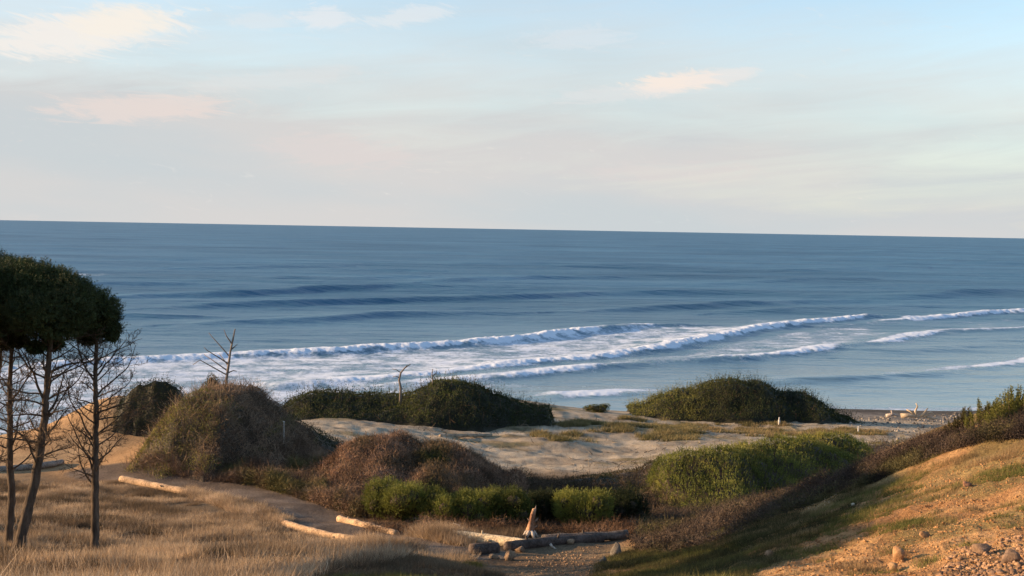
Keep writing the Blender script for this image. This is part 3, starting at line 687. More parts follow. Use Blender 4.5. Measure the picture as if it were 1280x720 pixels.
# --- left cluster behind the pines
def shrub_at(px,top,Y,wpx,**k):
    p=P(px,top,Y); g=H(p[0],Y); hp=(p[2]-g)*FPX/Y
    return dict(px=px,py=0,wpx=wpx,hpx=hp,loc=(p[0],Y))
scrub('coastal_shrub',[(144,503),(152,490),(162,480),(176,475),(192,471),(208,472),(222,478),(232,488),(238,498)],57,1.5,2.0,lambda q:pcol(q,DARK,14),.065,300,lump=.4,ls=.8,hp=.4,hmin=.4,inner=DKIN,seed=61,label='dark shrub between the sunlit sandy bank and the brush hummock',cat='shrub')
q=shrub_at(190,507,56.5,44); shrub('coastal_shrub',190,0,44,q['hpx'],DARK,.06,240,'small dark shrub at foot of the sunlit sandy bank',style='leaf',loc=q['loc'],lobes=6)
q=shrub_at(260,467,53.5,34); shrub('coastal_shrub',260,0,36,q['hpx'],DARK,.06,260,'round dark shrub on top of the brush hummock under the snag',style='leaf',loc=q['loc'],lobes=6)
HEDGE=dict(a=(.07,.088,.02),b=(.27,.28,.06))
# --- clipped-looking row of gorse, one bush each
for (px,top,Y,w_,h_,pal,lab) in [
  (497,607,37.5,66,44,HEDGE,'green bush at the left end of the row, behind the trail log'),
  (552,617,36.8,52,34,HEDGE,'low green bush second from left in the row above the pale log'),
  (592,615,37,52,36,HEDGE,'low green bush third in the row above the pale log'),
  (637,613,37,54,38,HEDGE,'green bush in the row just left of the broken stump'),
  (683,614,38,40,36,DARK,'narrow dark bush directly behind the broken stump'),
  (728,612,37,62,46,HEDGE,'bright green bush in the row right of the broken stump'),
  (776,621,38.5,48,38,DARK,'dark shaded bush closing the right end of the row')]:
    p=P(px,top,Y)
    shrub('gorse_bush',px,0,w_*1.3,max(h_,(p[2]-H(p[0],Y))*FPX/Y),pal,.045,150,lab,'bush',group='row of bushes behind the logs',loc=(p[0],Y),lobes=11,depth=.8)
# --- dark strip between the bracken and the sand, seen in shade
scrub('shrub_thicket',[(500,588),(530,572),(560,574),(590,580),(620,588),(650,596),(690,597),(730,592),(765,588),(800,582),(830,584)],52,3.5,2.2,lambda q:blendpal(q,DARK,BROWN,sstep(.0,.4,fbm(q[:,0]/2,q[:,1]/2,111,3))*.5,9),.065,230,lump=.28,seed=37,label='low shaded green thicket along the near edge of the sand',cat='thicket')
# --- sunlit green bushes right of centre
LIT=dict(a=(.08,.10,.022),b=(.30,.31,.07))
scrub('gorse_thicket',[(812,600),(820,585),(832,573),(850,567),(870,564),(892,561),(912,557),(935,554),(960,550),(985,547),(1010,545),(1035,543),(1055,544),(1072,549),(1088,560)],46.5,4.2,2.6,lambda q:blendpal(q,LIT,OLIVE,sstep(.05,.45,fbm(q[:,0]/1.6,q[:,1]/1.6+q[:,2],121,3)),12,sc1=.8),.062,125,style='sprig',up=1.2,lump=.55,ls=.9,hp=.3,hmin=.5,edge=.3,seed=51,yfun=lambda a:np.interp(a,[812,900,1088],[46.5,47.5,57]),label='long bright green gorse thicket rising along the near edge of the sand',cat='thicket')
scrub('low_scrub',[(1068,560),(1085,553),(1100,550),(1125,549),(1150,548),(1170,552)],62,4,3,lambda q:blendpal(q,GREYB,OLIVE,sstep(-.2,.3,fbm(q[:,0]/2,q[:,1]/2,123,3)),10),.08,90,lump=.25,seed=43,label='low grey green scrub beyond the hillside crest',cat='scrub')
# --- dry twiggy brush on the gully side and along the hillside crest
def brush_patch(poly,N_,L,pal,w_=.012,up=.6,leafy=.5,hgt=.25,name='dry_brush',seed=0,pal2=None):
    pl=gpoly(poly); q=sample_poly(pl,N_)
    d_=fbm(q[:,0]/1.1,q[:,1]/1.1,seed,3); q=q[d_>-.35+.2*rng.random(len(q))*0]; n=len(q)
    lumpz=np.clip(.5+fbm(q[:,0]/1.2,q[:,1]/1.2,seed+1,3),0,1.2)*hgt
    Pt=np.stack([q[:,0],q[:,1],height(q[:,0],q[:,1])-.03+rng.random(n)*lumpz],1)
    D=rng.normal(size=(n,3))*[1,1,.6]+[0,0,up]
    mb=MB(); V,F,k=twigs(Pt,D,L*rng.uniform(.4,1.4,n),w_,4,.4); mb.add(V,F)
    f=(lambda z:pcol(z,pal,seed)) if pal2 is None else (lambda z:blendpal(z,pal,pal2,sstep(0,.4,fbm(z[:,0]/1.5,z[:,1]/1.5,seed+9,3)),seed))
    cols=[rep(f(Pt),k)]
    m_=int(n*leafy*2)
    if m_: 
        id_=rng.integers(0,n,m_); B=Pt[id_]+rng.normal(size=(m_,3))*[.12,.12,.06]; V,F=leaves(B,rng.normal(size=(m_,3))+[0,0,.4],w_*5*rng.uniform(.5,1.3,m_),w_*2.6); mb.add(V,F); cols.append(rep(f(B),4))
    o_=np.array([q[:,0].mean(),q[:,1].mean(),float(Pt[:,2].mean())])
    a=mb.build(name,M['twig'],None,np.vstack(cols),False,origin=o_); props(a,kind='stuff'); return a
def lab(o,l,c): props(o,label=l,cat=c)
brush_patch([(455,668),(470,645),(540,636),(640,640),(770,640),(800,655),(790,675),(700,668),(600,668)],26000,.32,BROWN,.011,.7,.6,.35,seed=201,pal2=RUST)
brush_patch([(800,655),(870,628),(930,605),(990,618),(1040,606),(1080,584),(1100,590),(1060,610),(1000,640),(930,665),(850,690),(790,690)],42000,.38,GREYB,.012,.6,.8,.38,seed=203,pal2=dict(a=(.05,.055,.025),b=(.15,.13,.06)))
brush_patch([(1030,614),(1060,598),(1095,577),(1165,549),(1290,522),(1300,545),(1200,560),(1130,586),(1075,612)],44000,.30,dict(a=(.03,.024,.022),b=(.11,.08,.065)),.009,.5,.9,.26,seed=205,pal2=dict(a=(.05,.05,.024),b=(.15,.13,.06)))
brush_patch([(170,588),(250,580),(330,572),(400,566),(460,600),(500,645),(440,648),(390,628),(320,608),(230,598)],80000,.42,dict(a=(.09,.058,.04),b=(.32,.215,.145)),.013,.9,.5,.8,seed=207,pal2=dict(a=(.06,.06,.025),b=(.2,.17,.07)))
brush_patch([(600,628),(640,598),(700,602),(770,598),(822,592),(850,612),(850,640),(800,655),(700,640)],42000,.34,dict(a=(.05,.038,.026),b=(.17,.12,.08)),.013,.9,.8,.7,seed=209,pal2=dict(a=(.03,.042,.015),b=(.09,.10,.035)))
brush_patch([(380,600),(420,575),(470,590),(500,620),(500,652),(440,645),(400,630)],26000,.36,dict(a=(.09,.06,.04),b=(.36,.24,.16)),.012,1.0,.5,.7,seed=211,pal2=DARK)
# --- low tufts on the open sand
def grass_patch(name,poly,tufts,bl,h,wd,pal,seed,pal2=None,thr=-.25,spread=.09,lean=.35,ns=1.3,world=None):
    pl=gpoly(poly) if world is None else world
    q=sample_poly(pl,tufts); d_=fbm(q[:,0]/ns,q[:,1]/ns,seed,3)+.35*fbm(q[:,0]/(ns*4),q[:,1]/(ns*4),seed+2,2); q=q[d_>thr]; ce=cells(q[:,0]/(ns*.8)+.3*fbm(q[:,0],q[:,1],seed+4,2),q[:,1]/(ns*.8),seed+3); pdm=np.full(len(q),9.)
    for a_,b_ in zip(PATH[:-1],PATH[1:]):
        ab=b_[:2]-a_[:2]; t=np.clip(((q[:,0]-a_[0])*ab[0]+(q[:,1]-a_[1])*ab[1])/(ab@ab),0,1); pdm=np.minimum(pdm,np.hypot(q[:,0]-a_[0]-ab[0]*t,q[:,1]-a_[1]-ab[1]*t))
    kp=(rng.random(len(q))<.12+.88*ce**1.6)&((pdm>.95)|(name!='dry_grass')); q=q[kp]; ce=ce[kp]; n=len(q)
    hs=h*np.clip(.25+.8*ce+.5*fbm(q[:,0]/ns,q[:,1]/ns,seed,3)+rng.normal(0,.18,n),.2,1.7)
    off=rng.normal(0,spread,(n*bl,2)); B=rep(q,bl)+off; Pt=np.stack([B[:,0],B[:,1],height(B[:,0],B[:,1])-.02],1)
    D=rng.normal(size=(n*bl,3))*lean+[.12,-.02,1]; D[:,:2]+=off/spread*.28
    L=rep(hs,bl)*rng.uniform(.5,1.25,n*bl); V,F,k=twigs(Pt,D,L,wd,2,.18)
    c0=pcol(Pt,pal,seed,sc1=1.0,jit=.3) if pal2 is None else blendpal(Pt,pal,pal2,sstep(-.05,.35,fbm(Pt[:,0]/2,Pt[:,1]/2,seed+7,3)),seed,sc1=1.0,jit=.3)
    cc=rep(c0,k)
    o_=np.array([q[:,0].mean(),q[:,1].mean(),float(Pt[:,2].mean())])
    a=mesh_np(name,V-o_,F,M['grass'],None,cc,False); a.location=o_; props(a,kind='stuff'); return a
DULL=dict(a=(.09,.068,.045),b=(.26,.185,.12))
grass_patch('dry_grass',[(-60,760),(-60,640),(120,625),(330,655),(430,680),(500,682),(560,668),(600,690),(500,700),(400,730)],36000,10,.21,.010,STRAW,301,pal2=DULL,thr=-.22)
grass_patch('dry_grass',[(-40,650),(-20,600),(150,603),(240,622),(330,655),(380,680),(120,660)],26000,9,.17,.012,DULL,303,pal2=STRAW,thr=-.2)
grass_patch('tall_dry_grass',[(-60,760),(-60,650),(120,640),(330,668),(430,690),(500,690),(400,725)],2200,8,.33,.012,STRAW,309,thr=.08,spread=.12,lean=.3)
grass_patch('dry_grass',[(400,690),(480,672),(560,664),(600,676),(570,690),(480,694)],6000,12,.36,.010,STRAW,305,thr=-.5)
grass_patch('dry_grass',[(236,612),(300,628),(362,650),(350,658),(290,640),(228,620)],2600,12,.28,.011,STRAW,307,thr=-.5)
grass_patch('short_grass',[(330,770),(400,716),(450,698),(540,694),(600,704),(650,735),(600,790),(400,800)],26000,8,.09,.007,MOSS,311,pal2=DULL,thr=-.5,spread=.06)
grass_patch('short_grass',[(740,720),(760,695),(850,672),(960,645),(1050,610),(1085,612),(1040,655),(940,715),(900,760),(740,760)],30000,8,.11,.007,dict(a=(.035,.038,.017),b=(.11,.10,.045)),312,thr=-.35,spread=.06,ns=.9)  # shade put into the colour: grass darkened across the shadowed lower hillside
grass_patch('short_grass',[(760,700),(850,668),(960,640),(1060,602),(1180,548),(1290,528),(1300,560),(1180,590),(1060,645),(960,700),(900,730),(740,730)],30000,8,.10,.006,MOSS,313,pal2=dict(a=(.2,.14,.07),b=(.40,.28,.15)),thr=-.05,spread=.06,ns=.9)
grass_patch('short_grass',[(960,700),(1060,645),(1180,590),(1300,560),(1300,640),(1100,720)],14000,8,.09,.007,MOSS,315,pal2=dict(a=(.22,.15,.08),b=(.42,.29,.16)),thr=.12,spread=.05,ns=.9)
grass_patch('dry_grass',[(560,655),(640,650),(665,668),(640,676),(560,668)],3000,9,.2,.011,DULL,317,thr=-.4)
grass_patch('dune_tufts',[(660,545),(700,530),(790,520),(860,527),(880,540),(860,552),(790,550),(700,556)],15000,9,.30,.035,dict(a=(.13,.12,.05),b=(.30,.24,.12)),319,thr=.08,spread=.16,ns=1.7)
grass_patch('dune_tufts',[(870,530),(960,530),(1040,534),(1110,540),(1090,552),(980,548),(900,545)],12000,9,.26,.035,dict(a=(.13,.12,.05),b=(.32,.24,.13)),321,thr=.12,spread=.16,ns=1.7)
# --- twigs and wrack strewn over the sand
def wrack(poly,n,L,w_,pal,seed,name='scattered_twigs'):
    q=sample_poly(gpoly(poly),n); q=q[fbm(q[:,0]/3,q[:,1]/1.5,seed,3)>-.05]; n=len(q); Pt=np.stack([q[:,0],q[:,1],height(q[:,0],q[:,1])+.02],1)
    D=rng.normal(size=(n,3))*[1,.7,.25]; V,F,k=twigs(Pt,D,L*rng.uniform(.2,1.3,n),w_,3,.3); o_=Pt.mean(0); a=mesh_np(name,V-o_,F,M['twig'],None,rep(pcol(Pt,pal,seed),k),False); a.location=o_; props(a,kind='stuff')
wrack([(440,535),(700,515),(1050,532),(1080,545),(900,560),(820,585),(700,592),(600,580)],2600,.7,.045,dict(a=(.07,.055,.04),b=(.3,.24,.17)),331)
# --- shoots on the crest at the right edge
q0=[]
shoots_root=None
def shoot_bush(px,py,w_,h_,n,lab_,pal,ll=.05):
    b=G(px,py); s=b[1]/FPX; root=empty('young_pine_bush',b,label=lab_,cat='bush')
    mb=MB(); st=MB(); cols=[]
    Pts=[];Ds=[];Ls=[]
    for k in range(n):
        x=rng.uniform(-.5,.5)*w_*s; y=rng.uniform(-.3,.5)*w_*s*.7; hh=h_*s*rng.uniform(.55,1.0)*(1-.35*abs(x)/(w_*s*.5))*(.55+.45*(x/(w_*s)+.5))
        z0=H(b[0]+x,b[1]+y)-b[2]; tip=np.array([x+rng.normal(0,.05),y+rng.normal(0,.05),z0+hh]); base=np.array([x*.8,y*.8,z0-.05])
        st.tube([base,(base+tip)/2+rng.normal(size=3)*.01,tip],[.010,.007,.003],4)
        for t in np.linspace(.25,1,11):
            Pts.append(base+(tip-base)*t); Ds.append(tip-base+rng.normal(size=3)*.12*hh); Ls.append(.09)
            if t<.93:
                a=rng.random()*6.28; d=np.array([math.cos(a),math.sin(a),.9]); Pts.append(base+(tip-base)*t); Ds.append(d); Ls.append(.16*(1.1-t)+.04)
    Pts=np.array(Pts);Ds=np.array(Ds);Ls=np.array(Ls)
    V,F=sprigs(Pts,Ds,Ls,18,ll,ll*.22,.9); mb.add(V,F)
    mb.build('foliage',M['leaf'],root,rep(pcol(Pts+b,pal,3),18*4),False); st.build('stem',M['bark'],root)
SPR=dict(a=(.09,.10,.025),b=(.20,.20,.05))
shoot_bush(1262,530,60,58,60,'bright green young pine bush on the crest at the right edge',SPR)
shoot_bush(1226,536,34,44,22,'smaller sparse green shoots left of the bright young pine bush',SPR)
shoot_bush(1197,541,30,36,12,'thin grey green shoots farthest left along the hillside crest',dict(a=(.08,.075,.03),b=(.16,.14,.05)))
print('veg',time.time()-T0)
# ------------------------------------------------------------------ pines
def crooked(p0,d,L,n,bend,grav=0,lift=0):
    pts=[np.array(p0,float)]; d=np.array(d,float); d/=np.linalg.norm(d)
    for k in range(n):
        d=d+rng.normal(size=3)*bend+np.array([0,0,lift-grav]); d/=np.linalg.norm(d); pts.append(pts[-1]+d*L/n)
    return np.array(pts)
def branch_mesh(p0,d,L,r,level=0,dead=True):
    """one limb with its side twigs, all in one mesh"""
    mb=MB(); tips=[]
    def rec(p0,d,L,r,lev):
        n=max(4,int(L/.13)); pts=crooked(p0,d,L,n,.13 if lev==0 else .2,0,.035 if lev==0 else .02)
        mb.tube(pts,np.linspace(r,r*.25,len(pts)),5 if lev==0 else 3,cap=False)
        tips.append((pts[-1],pts[-1]-pts[-2]))
        if lev>=3 or L<.12: return
        m=int([7,6,4][min(lev,2)]*min(1,L/.5+.3))
        for k in range(m):
            t=.25+.72*(k+rng.random()*.8)/m; i=min(int(t*(len(pts)-1)),len(pts)-2); base=pts[i]; dd=unit(pts[i+1]-pts[i])
            s=unit(np.cross(dd,rng.normal(size=3))); nd=dd*.75+s*.75+np.array([0,0,.12])
            rec(base,nd,L*rng.uniform(.28,.5)*(1.15-t*.4),max(r*(1-t*.7)*.5,.0058),lev+1)
    rec(p0,d,L,r,0)
    return mb,tips
def crown_mesh(lobes,dens,pal,seed):
    Ps=[];Ns=[]
    for k,(x,y,z,a,c,d) in enumerate(lobes):
        area=4*math.pi*((a*c)**1.6/3+(a*d)**1.6/3+(c*d)**1.6/3)**(1/1.6); n=int(area*dens)
        u=unit(rng.normal(size=(n,3))); q=u*[a,c,d]; lm=1+.42*fbm(q[:,0]/.22+k*7,q[:,1]/.22+q[:,2]/.22,seed+k,3)
        pnt=q*lm[:,None]*(1-rng.exponential(.06,n))[:,None]+[x,y,z]; keep=np.ones(n,bool)
        for k2,(x2,y2,z2,a2,c2,d2) in enumerate(lobes):
            if k2!=k: keep&=(((pnt[:,0]-x2)/a2)**2+((pnt[:,1]-y2)/c2)**2+((pnt[:,2]-z2)/d2)**2)>.6
        keep&=~((u[:,2]<-.2)&(rng.random(n)<.55))
        Ps.append(pnt[keep]); Ns.append(unit(u/[a,c,d])[keep])
    Pt=np.vstack(Ps);Nn=np.vstack(Ns); n=len(Pt); mb=MB(); nl=14
    V,F=sprigs(Pt,Nn*.8+[0,0,.5]+rng.normal(size=(n,3))*.3,.10*rng.uniform(.4,2.2,n),nl,.075,.010,.9); mb.add(V,F); cols=[rep(pcol(Pt,pal,seed,sc1=.5),nl*4)]
    for (x,y,z,a,c,d) in lobes:
        m_=500; u=unit(rng.normal(size=(m_,3)))*(rng.random((m_,1))**.33)*.85; B=u*[a,c,d]+[x,y,z]
        V,F=leaves(B,rng.normal(size=(m_,3)),.16,.07); mb.add(V,F); cols.append(rep(pcol(B,pal,seed),4))
    return mb,np.vstack(cols)
PINE=dict(a=(.028,.042,.016),b=(.06,.078,.026))
def pine(base_px,Y,trunk_px,rad,crown,nb,label,seed,side_bias=None,brange=(.3,.95),blen=(.7,1.5),extra=()):
    """trunk_px: photo points up the trunk; crown: lobes (px,py,rx px,rz px,depth offset)"""
    g=P(*base_px,Y); base=np.array([g[0],Y,H(g[0],Y)]); s=Y/FPX
    root=empty('pine_tree',base,label=label,cat='tree')
    pts=[base*0+[0,0,-.15]]+[P(a,b,Y+dy)-base for a,b,dy in trunk_px]; pts=np.array(pts)
    # resample smoothly
    t=np.concatenate([[0],np.cumsum(np.linalg.norm(np.diff(pts,axis=0),axis=1))]); tt=np.linspace(0,t[-1],46)
    TP=np.stack([np.interp(tt,t,pts[:,k]) for k in range(3)],1)
    for _ in range(3): TP[1:-1]=(TP[:-2]+TP[1:-1]*2+TP[2:])/4
    TP[1:-1]+=rng.normal(size=(44,3))*[.008,.008,0]
    rr_=rad*(1-.66*np.linspace(0,1,46)**1.1); rr_[:3]*=[1.45,1.25,1.1]
    mb=MB(); mb.tube(TP,rr_,12,wob=.09); mb.build('trunk',M['bark'],root)
    lobes=[]
    for (px,py,rx,rz,dy) in crown:
        c=P(px,py,Y+dy)-base; lobes.append((c[0],c[1],c[2],rx*s,rx*s*1.05,rz*s))
    mb,cc=crown_mesh(lobes,270,PINE,seed); mb.build('crown',M['needle'],root,cc,False)
    for k in range(nb):
        f=brange[0]+(brange[1]-brange[0])*(k+.5)/nb; i=int(f*45); a=k*2.399+seed; p=TP[i]
        el_=R(rng.uniform(5,38)); d=[math.cos(a)*math.cos(el_),math.sin(a)*math.cos(el_)*.8,math.sin(el_)]
        L=rng.uniform(*blen)*(1.1-.35*abs(f-.6)); b,_t=branch_mesh(p,d,L,rad*.26*(1.1-.5*f)); b.build('branch',M['bark'],root)
    for (a0,b0,a1,b1,dy) in extra:   # limbs the photo shows clearly: from pixel to pixel
        p=P(a0,b0,Y)-base; i=np.argmin(np.abs(TP[:,2]-p[2])); e=P(a1,b1,Y+dy)-base; d=e-TP[i]
        b,_t=branch_mesh(TP[i],d,float(np.linalg.norm(d)),rad*.27); b.build('branch',M['bark'],root)
    for (x,y,z,a,c,d) in lobes[:3]:   # limbs carrying the crown
        for k in range(3):
            i=40+2*k; e=np.array([x+rng.uniform(-.6,.6)*a,y+rng.uniform(-.6,.6)*c,z-.35*d]); dd=e-TP[i]
            mb=MB(); pt=np.array([TP[i]+dd*t_+np.array([0,0,-.12*math.sin(t_*3.1)*np.linalg.norm(dd)]) for t_ in np.linspace(0,1,8)]); mb.tube(pt,np.linspace(rad*.3,rad*.1,8),5); mb.build('branch',M['bark'],root)
    return root
pine((118,685),27,[(119,640,0),(119,590,0),(120,520,0),(119,470,0),(121,425,0),(122,398,0)],.105,
     [(120,398,27,28,0),(110,388,26,22,1.3),(104,384,26,24,.4),(134,406,15,20,-.1),(122,388,22,20,-.5),(96,386,26,24,-.1),(140,414,9,12,.1),(112,412,18,14,.3),(128,394,18,18,.6),(110,423,12,6,.2)],30,'slim upright pine at the right of the group, its trunk clear of the others',3,
     brange=(.33,.93),blen=(.7,1.5),extra=[(119,548,166,512,.2),(120,515,172,488,-.2),(119,500,183,440,.3),(119,590,62,520,-.3),(119,560,70,470,.2),(119,480,72,418,-.2),(120,470,160,425,.1),(119,610,84,560,.2)])
pine((22,697),26,[(27,670,0),(36,630,0),(46,590,0),(55,530,0),(59,480,0),(62,440,0),(66,400,0)],.135,
     [(62,376,40,36,0),(66,372,38,30,1.8),(40,360,38,30,.7),(86,374,28,24,-.3),(98,382,22,18,.2),(60,392,44,26,-.8),(92,396,28,20,.3),(30,384,40,30,.4),(70,358,26,20,.2),(50,404,36,18,.2),(78,410,22,14,-.4),(66,430,13,6,.3),(44,434,10,5,-.2)],28,'leaning dark pine in the middle of the group, its lower trunk bent',11,
     brange=(.4,.94),blen=(.7,1.5),extra=[(55,520,100,470,.3),(57,500,10,440,-.2),(59,470,110,430,.2)])
pine((10,700),26.6,[(12,660,0),(15,620,0),(12,580,0),(13,520,0),(12,470,0),(16,430,0),(20,395,0)],.10,
     [(12,372,44,38,0),(10,366,44,32,1.9),(0,352,44,26,.8),(30,366,36,34,-.5),(-20,376,50,38,-.6),(8,398,38,22,.3),(26,344,24,16,.1),(-30,392,36,26,.2),(20,426,16,8,0),(2,430,10,6,.2)],26,'thin pine at the left edge with its foot close to the leaning pine',19,
     brange=(.36,.94),blen=(.7,1.4),extra=[(13,560,50,500,.2),(13,500,52,450,-.3)])
pine((-30,690),29,[(-26,640,0),(-18,560,0),(-6,500,0),(1,450,0),(1,410,0)],.10,
     [(-10,372,58,40,0),(-20,374,60,36,1.6),(-40,362,70,46,.8),(10,385,40,28,-.7)],10,'pine mostly outside the picture at the left, only upper stem and crown showing',23,blen=(.6,1.2))
# unseen pines added beyond the left frame edge, crowns placed to shade the hillside
for k_,(x_,y_,hc,lab_) in enumerate([(-11.2,17.6,19.2,'added unseen pine casting shade, the one nearest the camera'),(-12.3,20.8,19.7,'added unseen pine casting shade, second from the camera'),(-13.6,24.0,20.2,'added unseen pine casting shade, third from the camera'),(-15.6,27.6,20.4,'added unseen pine casting shade, fourth from the camera'),(-18,31.6,20.8,'added unseen pine casting shade, the one farthest from the camera')]):
    def pxy(x,y,z):
        v=np.array([x,y,z])-CAM; a=v@Rt; b=v@Up; c=v@Fw; return 640+FPX*a/c,360-FPX*b/c
    s_=y_/FPX; g_=H(x_,y_); T=lambda z,dx=0: (*pxy(x_+dx,y_,z),0)
    cx0,cy0=pxy(x_,y_,hc)
    pine(pxy(x_,y_,g_),y_,[T(g_+(hc-g_)*.3,.05),T(g_+(hc-g_)*.7,-.05),T(hc)],.10,[(cx0,cy0,1.9/s_,1.1/s_,0),(cx0-.8/s_,cy0+.1/s_,1.1/s_,.8/s_,.9),(cx0+.5/s_,cy0-.1/s_,1.1/s_,.8/s_,-1.0),(cx0,cy0+.2/s_,1.2/s_,.7/s_,1.2)],6,lab_,31+k_,blen=(.6,1.1))
# ------------------------------------------------------------------ bare snags
def snag(px,py,Y,trunk,r0,limbs,label,name='dead_snag'):
    b=P(px,py,Y); g=H(b[0],Y); base=np.array([b[0],Y,min(g,b[2])]); root=empty(name,base,label=label,cat='dead tree')
    pts=np.array([[0,0,-.1]]+[P(a,c,Y)-base for a,c in trunk]); mb=MB(); mb.tube(pts,np.linspace(r0,r0*.35,len(pts)),7,wob=.12); mb.build('trunk',M['snag'],root)
    for L_ in limbs:
        p=np.array([P(a,c,Y+dy)-base for a,c,dy in L_]); mb=MB(); mb.tube(p,np.linspace(r0*.42,r0*.16,len(p)),5); mb.build('branch',M['snag'],root)
    return root
def snagmat():
    m,nt,b=nmat('weathered_snag'); n1=noise(nt,14,6,.7,sx=(1,1,.2)); r=ramp(nt,n1.outputs[0],[(.3,(.10,.08,.065)),(.7,(.28,.23,.19))]); nt.links.new(r.outputs[0],b.inputs['Base Color']); b.inputs['Roughness'].default_value=.9; return m
M['snag']=snagmat()
snag(283,484,53,[(283,475),(286,455),(288,440),(291,425),(294,411)],.085,
  [[(288,447,0),(276,433,.1),(266,422,.2),(261,416,.3)],[(286,455,0),(272,446,-.2),(259,438,-.4),(255,434,-.5)],[(285,464,0),(268,452,.2),(255,443,.4)],[(284,469,0),(266,459,-.1),(250,450,-.3),(241,456,-.4)],[(289,437,0),(297,430,.1)],[(290,430,0),(283,420,0),(280,412,0)],[(285,466,0),(292,463,.1),(296,464,.1)],[(286,458,0),(280,450,.3),(274,442,.5)]],
  'bare leaning snag with side branches standing on the brush hummock')
snag(500,492,84,[(501,485),(499,475),(501,466),(506,460),(513,455)],.11,[[(501,466,0),(495,462,.1),(490,461,.1)],[(499,472,0),(495,470,0),(491,471,0)],[(506,460,0),(509,456,0)]],'forked bare branch rising from the long dune thicket')
snag(541,482,86,[(541,475),(540,468),(541,461)],.08,[[(541,470,0),(546,466,0),(546,463,0)],[(541,474,0),(536,471,0)]],'short bare twig right of the forked branch on the dune thicket')
# ------------------------------------------------------------------ logs and driftwood
def woodpal(light): return (np.array(light)*.72,np.array(light)*1.1)
def log(p0,p1,r,pal,label,group=None,sink=.25,bow=0,knots=3,taper=.85,off=0,cat='log',name='driftwood_log'):
    a=G(*p0); b=G(*p1); L=np.linalg.norm(b-a); n=max(9,int(L/.15)); t=np.linspace(0,1,n)[:,None]; c=a*(1-t)+b*t
    side=unit(np.cross((b-a)/L,[0,0,1.])); c=c+side*bow*np.sin(t*math.pi)
    lineZ=np.maximum(c[:,2],height(c[:,0],c[:,1],True)) if L>3 else c[:,2]
    k=5; zz=np.convolve(np.pad(lineZ,(k,k),'edge'),np.ones(2*k+1)/(2*k+1),'valid'); c[:,2]=zz+r*(1-2*sink)+off
    base=c[n//2].copy(); base[2]-=r; root=empty(name,base,label=label,cat=cat,group=group)
    rad=r*(1-(1-taper)*t[:,0])*(1+.2*(fbm(t[:,0]*L/.5+p0[0],t[:,0]*0,3,3)))
    mb=MB(); mb.tube(c-base,rad,14,wob=.05)
    V=np.vstack(mb.V); cols=mixc(*woodpal(pal),np.clip(.5+.8*fbm(V[:,0]*3,V[:,1]*3+V[:,2]*8,5,3),0,1)); mb.build('log_body',M['wood'],root,cols)
    for q in range(knots):
        i=int(rng.uniform(.15,.85)*n); d=unit(np.cross(rng.normal(size=3),b-a)); d[2]=abs(d[2]); kb=MB(); kb.tube([c[i]-base,c[i]-base+d*r*1.0,c[i]-base+d*r*1.5],[r*.3,r*.24,r*.12],7); kb.build('branch_stub',M['wood'],root,np.tile(np.array(pal)*.8,(23,1)))
    return root
TAN=(.52,.36,.23); PALE=(.80,.64,.42); DKW=(.13,.10,.085); GREYW=(.32,.28,.24)
log((152,602),(238,618),.155,TAN,'thick tan log on the left edge of the trail, nearest the slim pine',knots=2)
log((352,655),(500,686),.125,TAN,'long thin tan log edging the near side of the trail',bow=.25,knots=1,sink=.36)
log((424,652),(496,669),.12,TAN,'tan log on the far side of the trail below the green bush',knots=1)
log((566,674),(660,684),.17,PALE,'bright pale yellow log in full sun left of the broken stump',knots=3)
log((588,692),(622,690),.17,DKW,'short dark log end poking out of the bank',knots=0,taper=1)
log((634,688),(752,677),.17,DKW,'long dark log across the track, in front of the broken stump',knots=2)
log((678,678),(784,672),.16,(.17,.14,.12),'dark log lying behind the long dark one, right of the stump',knots=2)
log((-20,590),(78,580),.16,GREYW,'grey log lying behind the pine trunks at the left edge',knots=3,bow=.4)
log((550,546),(614,545),.13,(.34,.27,.20),'weathered log half buried in the open sand',sink=.35,knots=2)
# broken stump
b=G(664,671); s=b[1]/FPX; root=empty('broken_stump',b,label='upright splintered stump with reddish broken wood among the logs',cat='stump')
pts=[P(662,672,b[1])-b,P(663,660,b[1])-b,P(664,652,b[1])-b,P(666,643,b[1])-b,P(668,636,b[1])-b]
mb=MB(); mb.tube(pts,np.array([7,4.4,3.6,3.2,1.8])*s,12,wob=.34); V=np.vstack(mb.V); cl=mixc((.22,.11,.07),(.60,.38,.24),np.clip(.5+2.2*fbm(V[:,0]*14,V[:,2]*9,5,3),0,1)); mb.build('stump_body',M['wood'],root,cl)
for (x0,y0,x1,y1,r_) in [(668,640,670,632,1.6),(663,652,659,648,1.3),(668,652,673,647,1.3),(666,660,671,657,1.0)]:
    mb=MB(); mb.tube([P(x0,y0,b[1])-b,P((x0+x1)/2+.5,(y0+y1)/2,b[1])-b,P(x1,y1,b[1])-b],np.array([r_,r_*.8,.25])*s,6,wob=.2); V=np.vstack(mb.V); mb.build('splinter',M['wood'],root,np.tile((.36,.27,.22),(len(V),1)))
for (x1,y1,dy) in [(653,672,-.1),(658,673,-.3),(672,673,.1),(668,674,-.35)]:
    mb=MB(); e=P(x1,y1,b[1]+dy)-b; e[2]=H(b[0]+e[0],b[1]+e[1])-b[2]; mb.tube([P(663,663,b[1])-b,(P(663,663,b[1])-b)*.45+e*.55+[0,0,.03],e],np.array([3.2,2.6,1.2])*s,7,wob=.15); V=np.vstack(mb.V); mb.build('root',M['wood'],root,np.tile((.55,.47,.40),(len(V),1)))
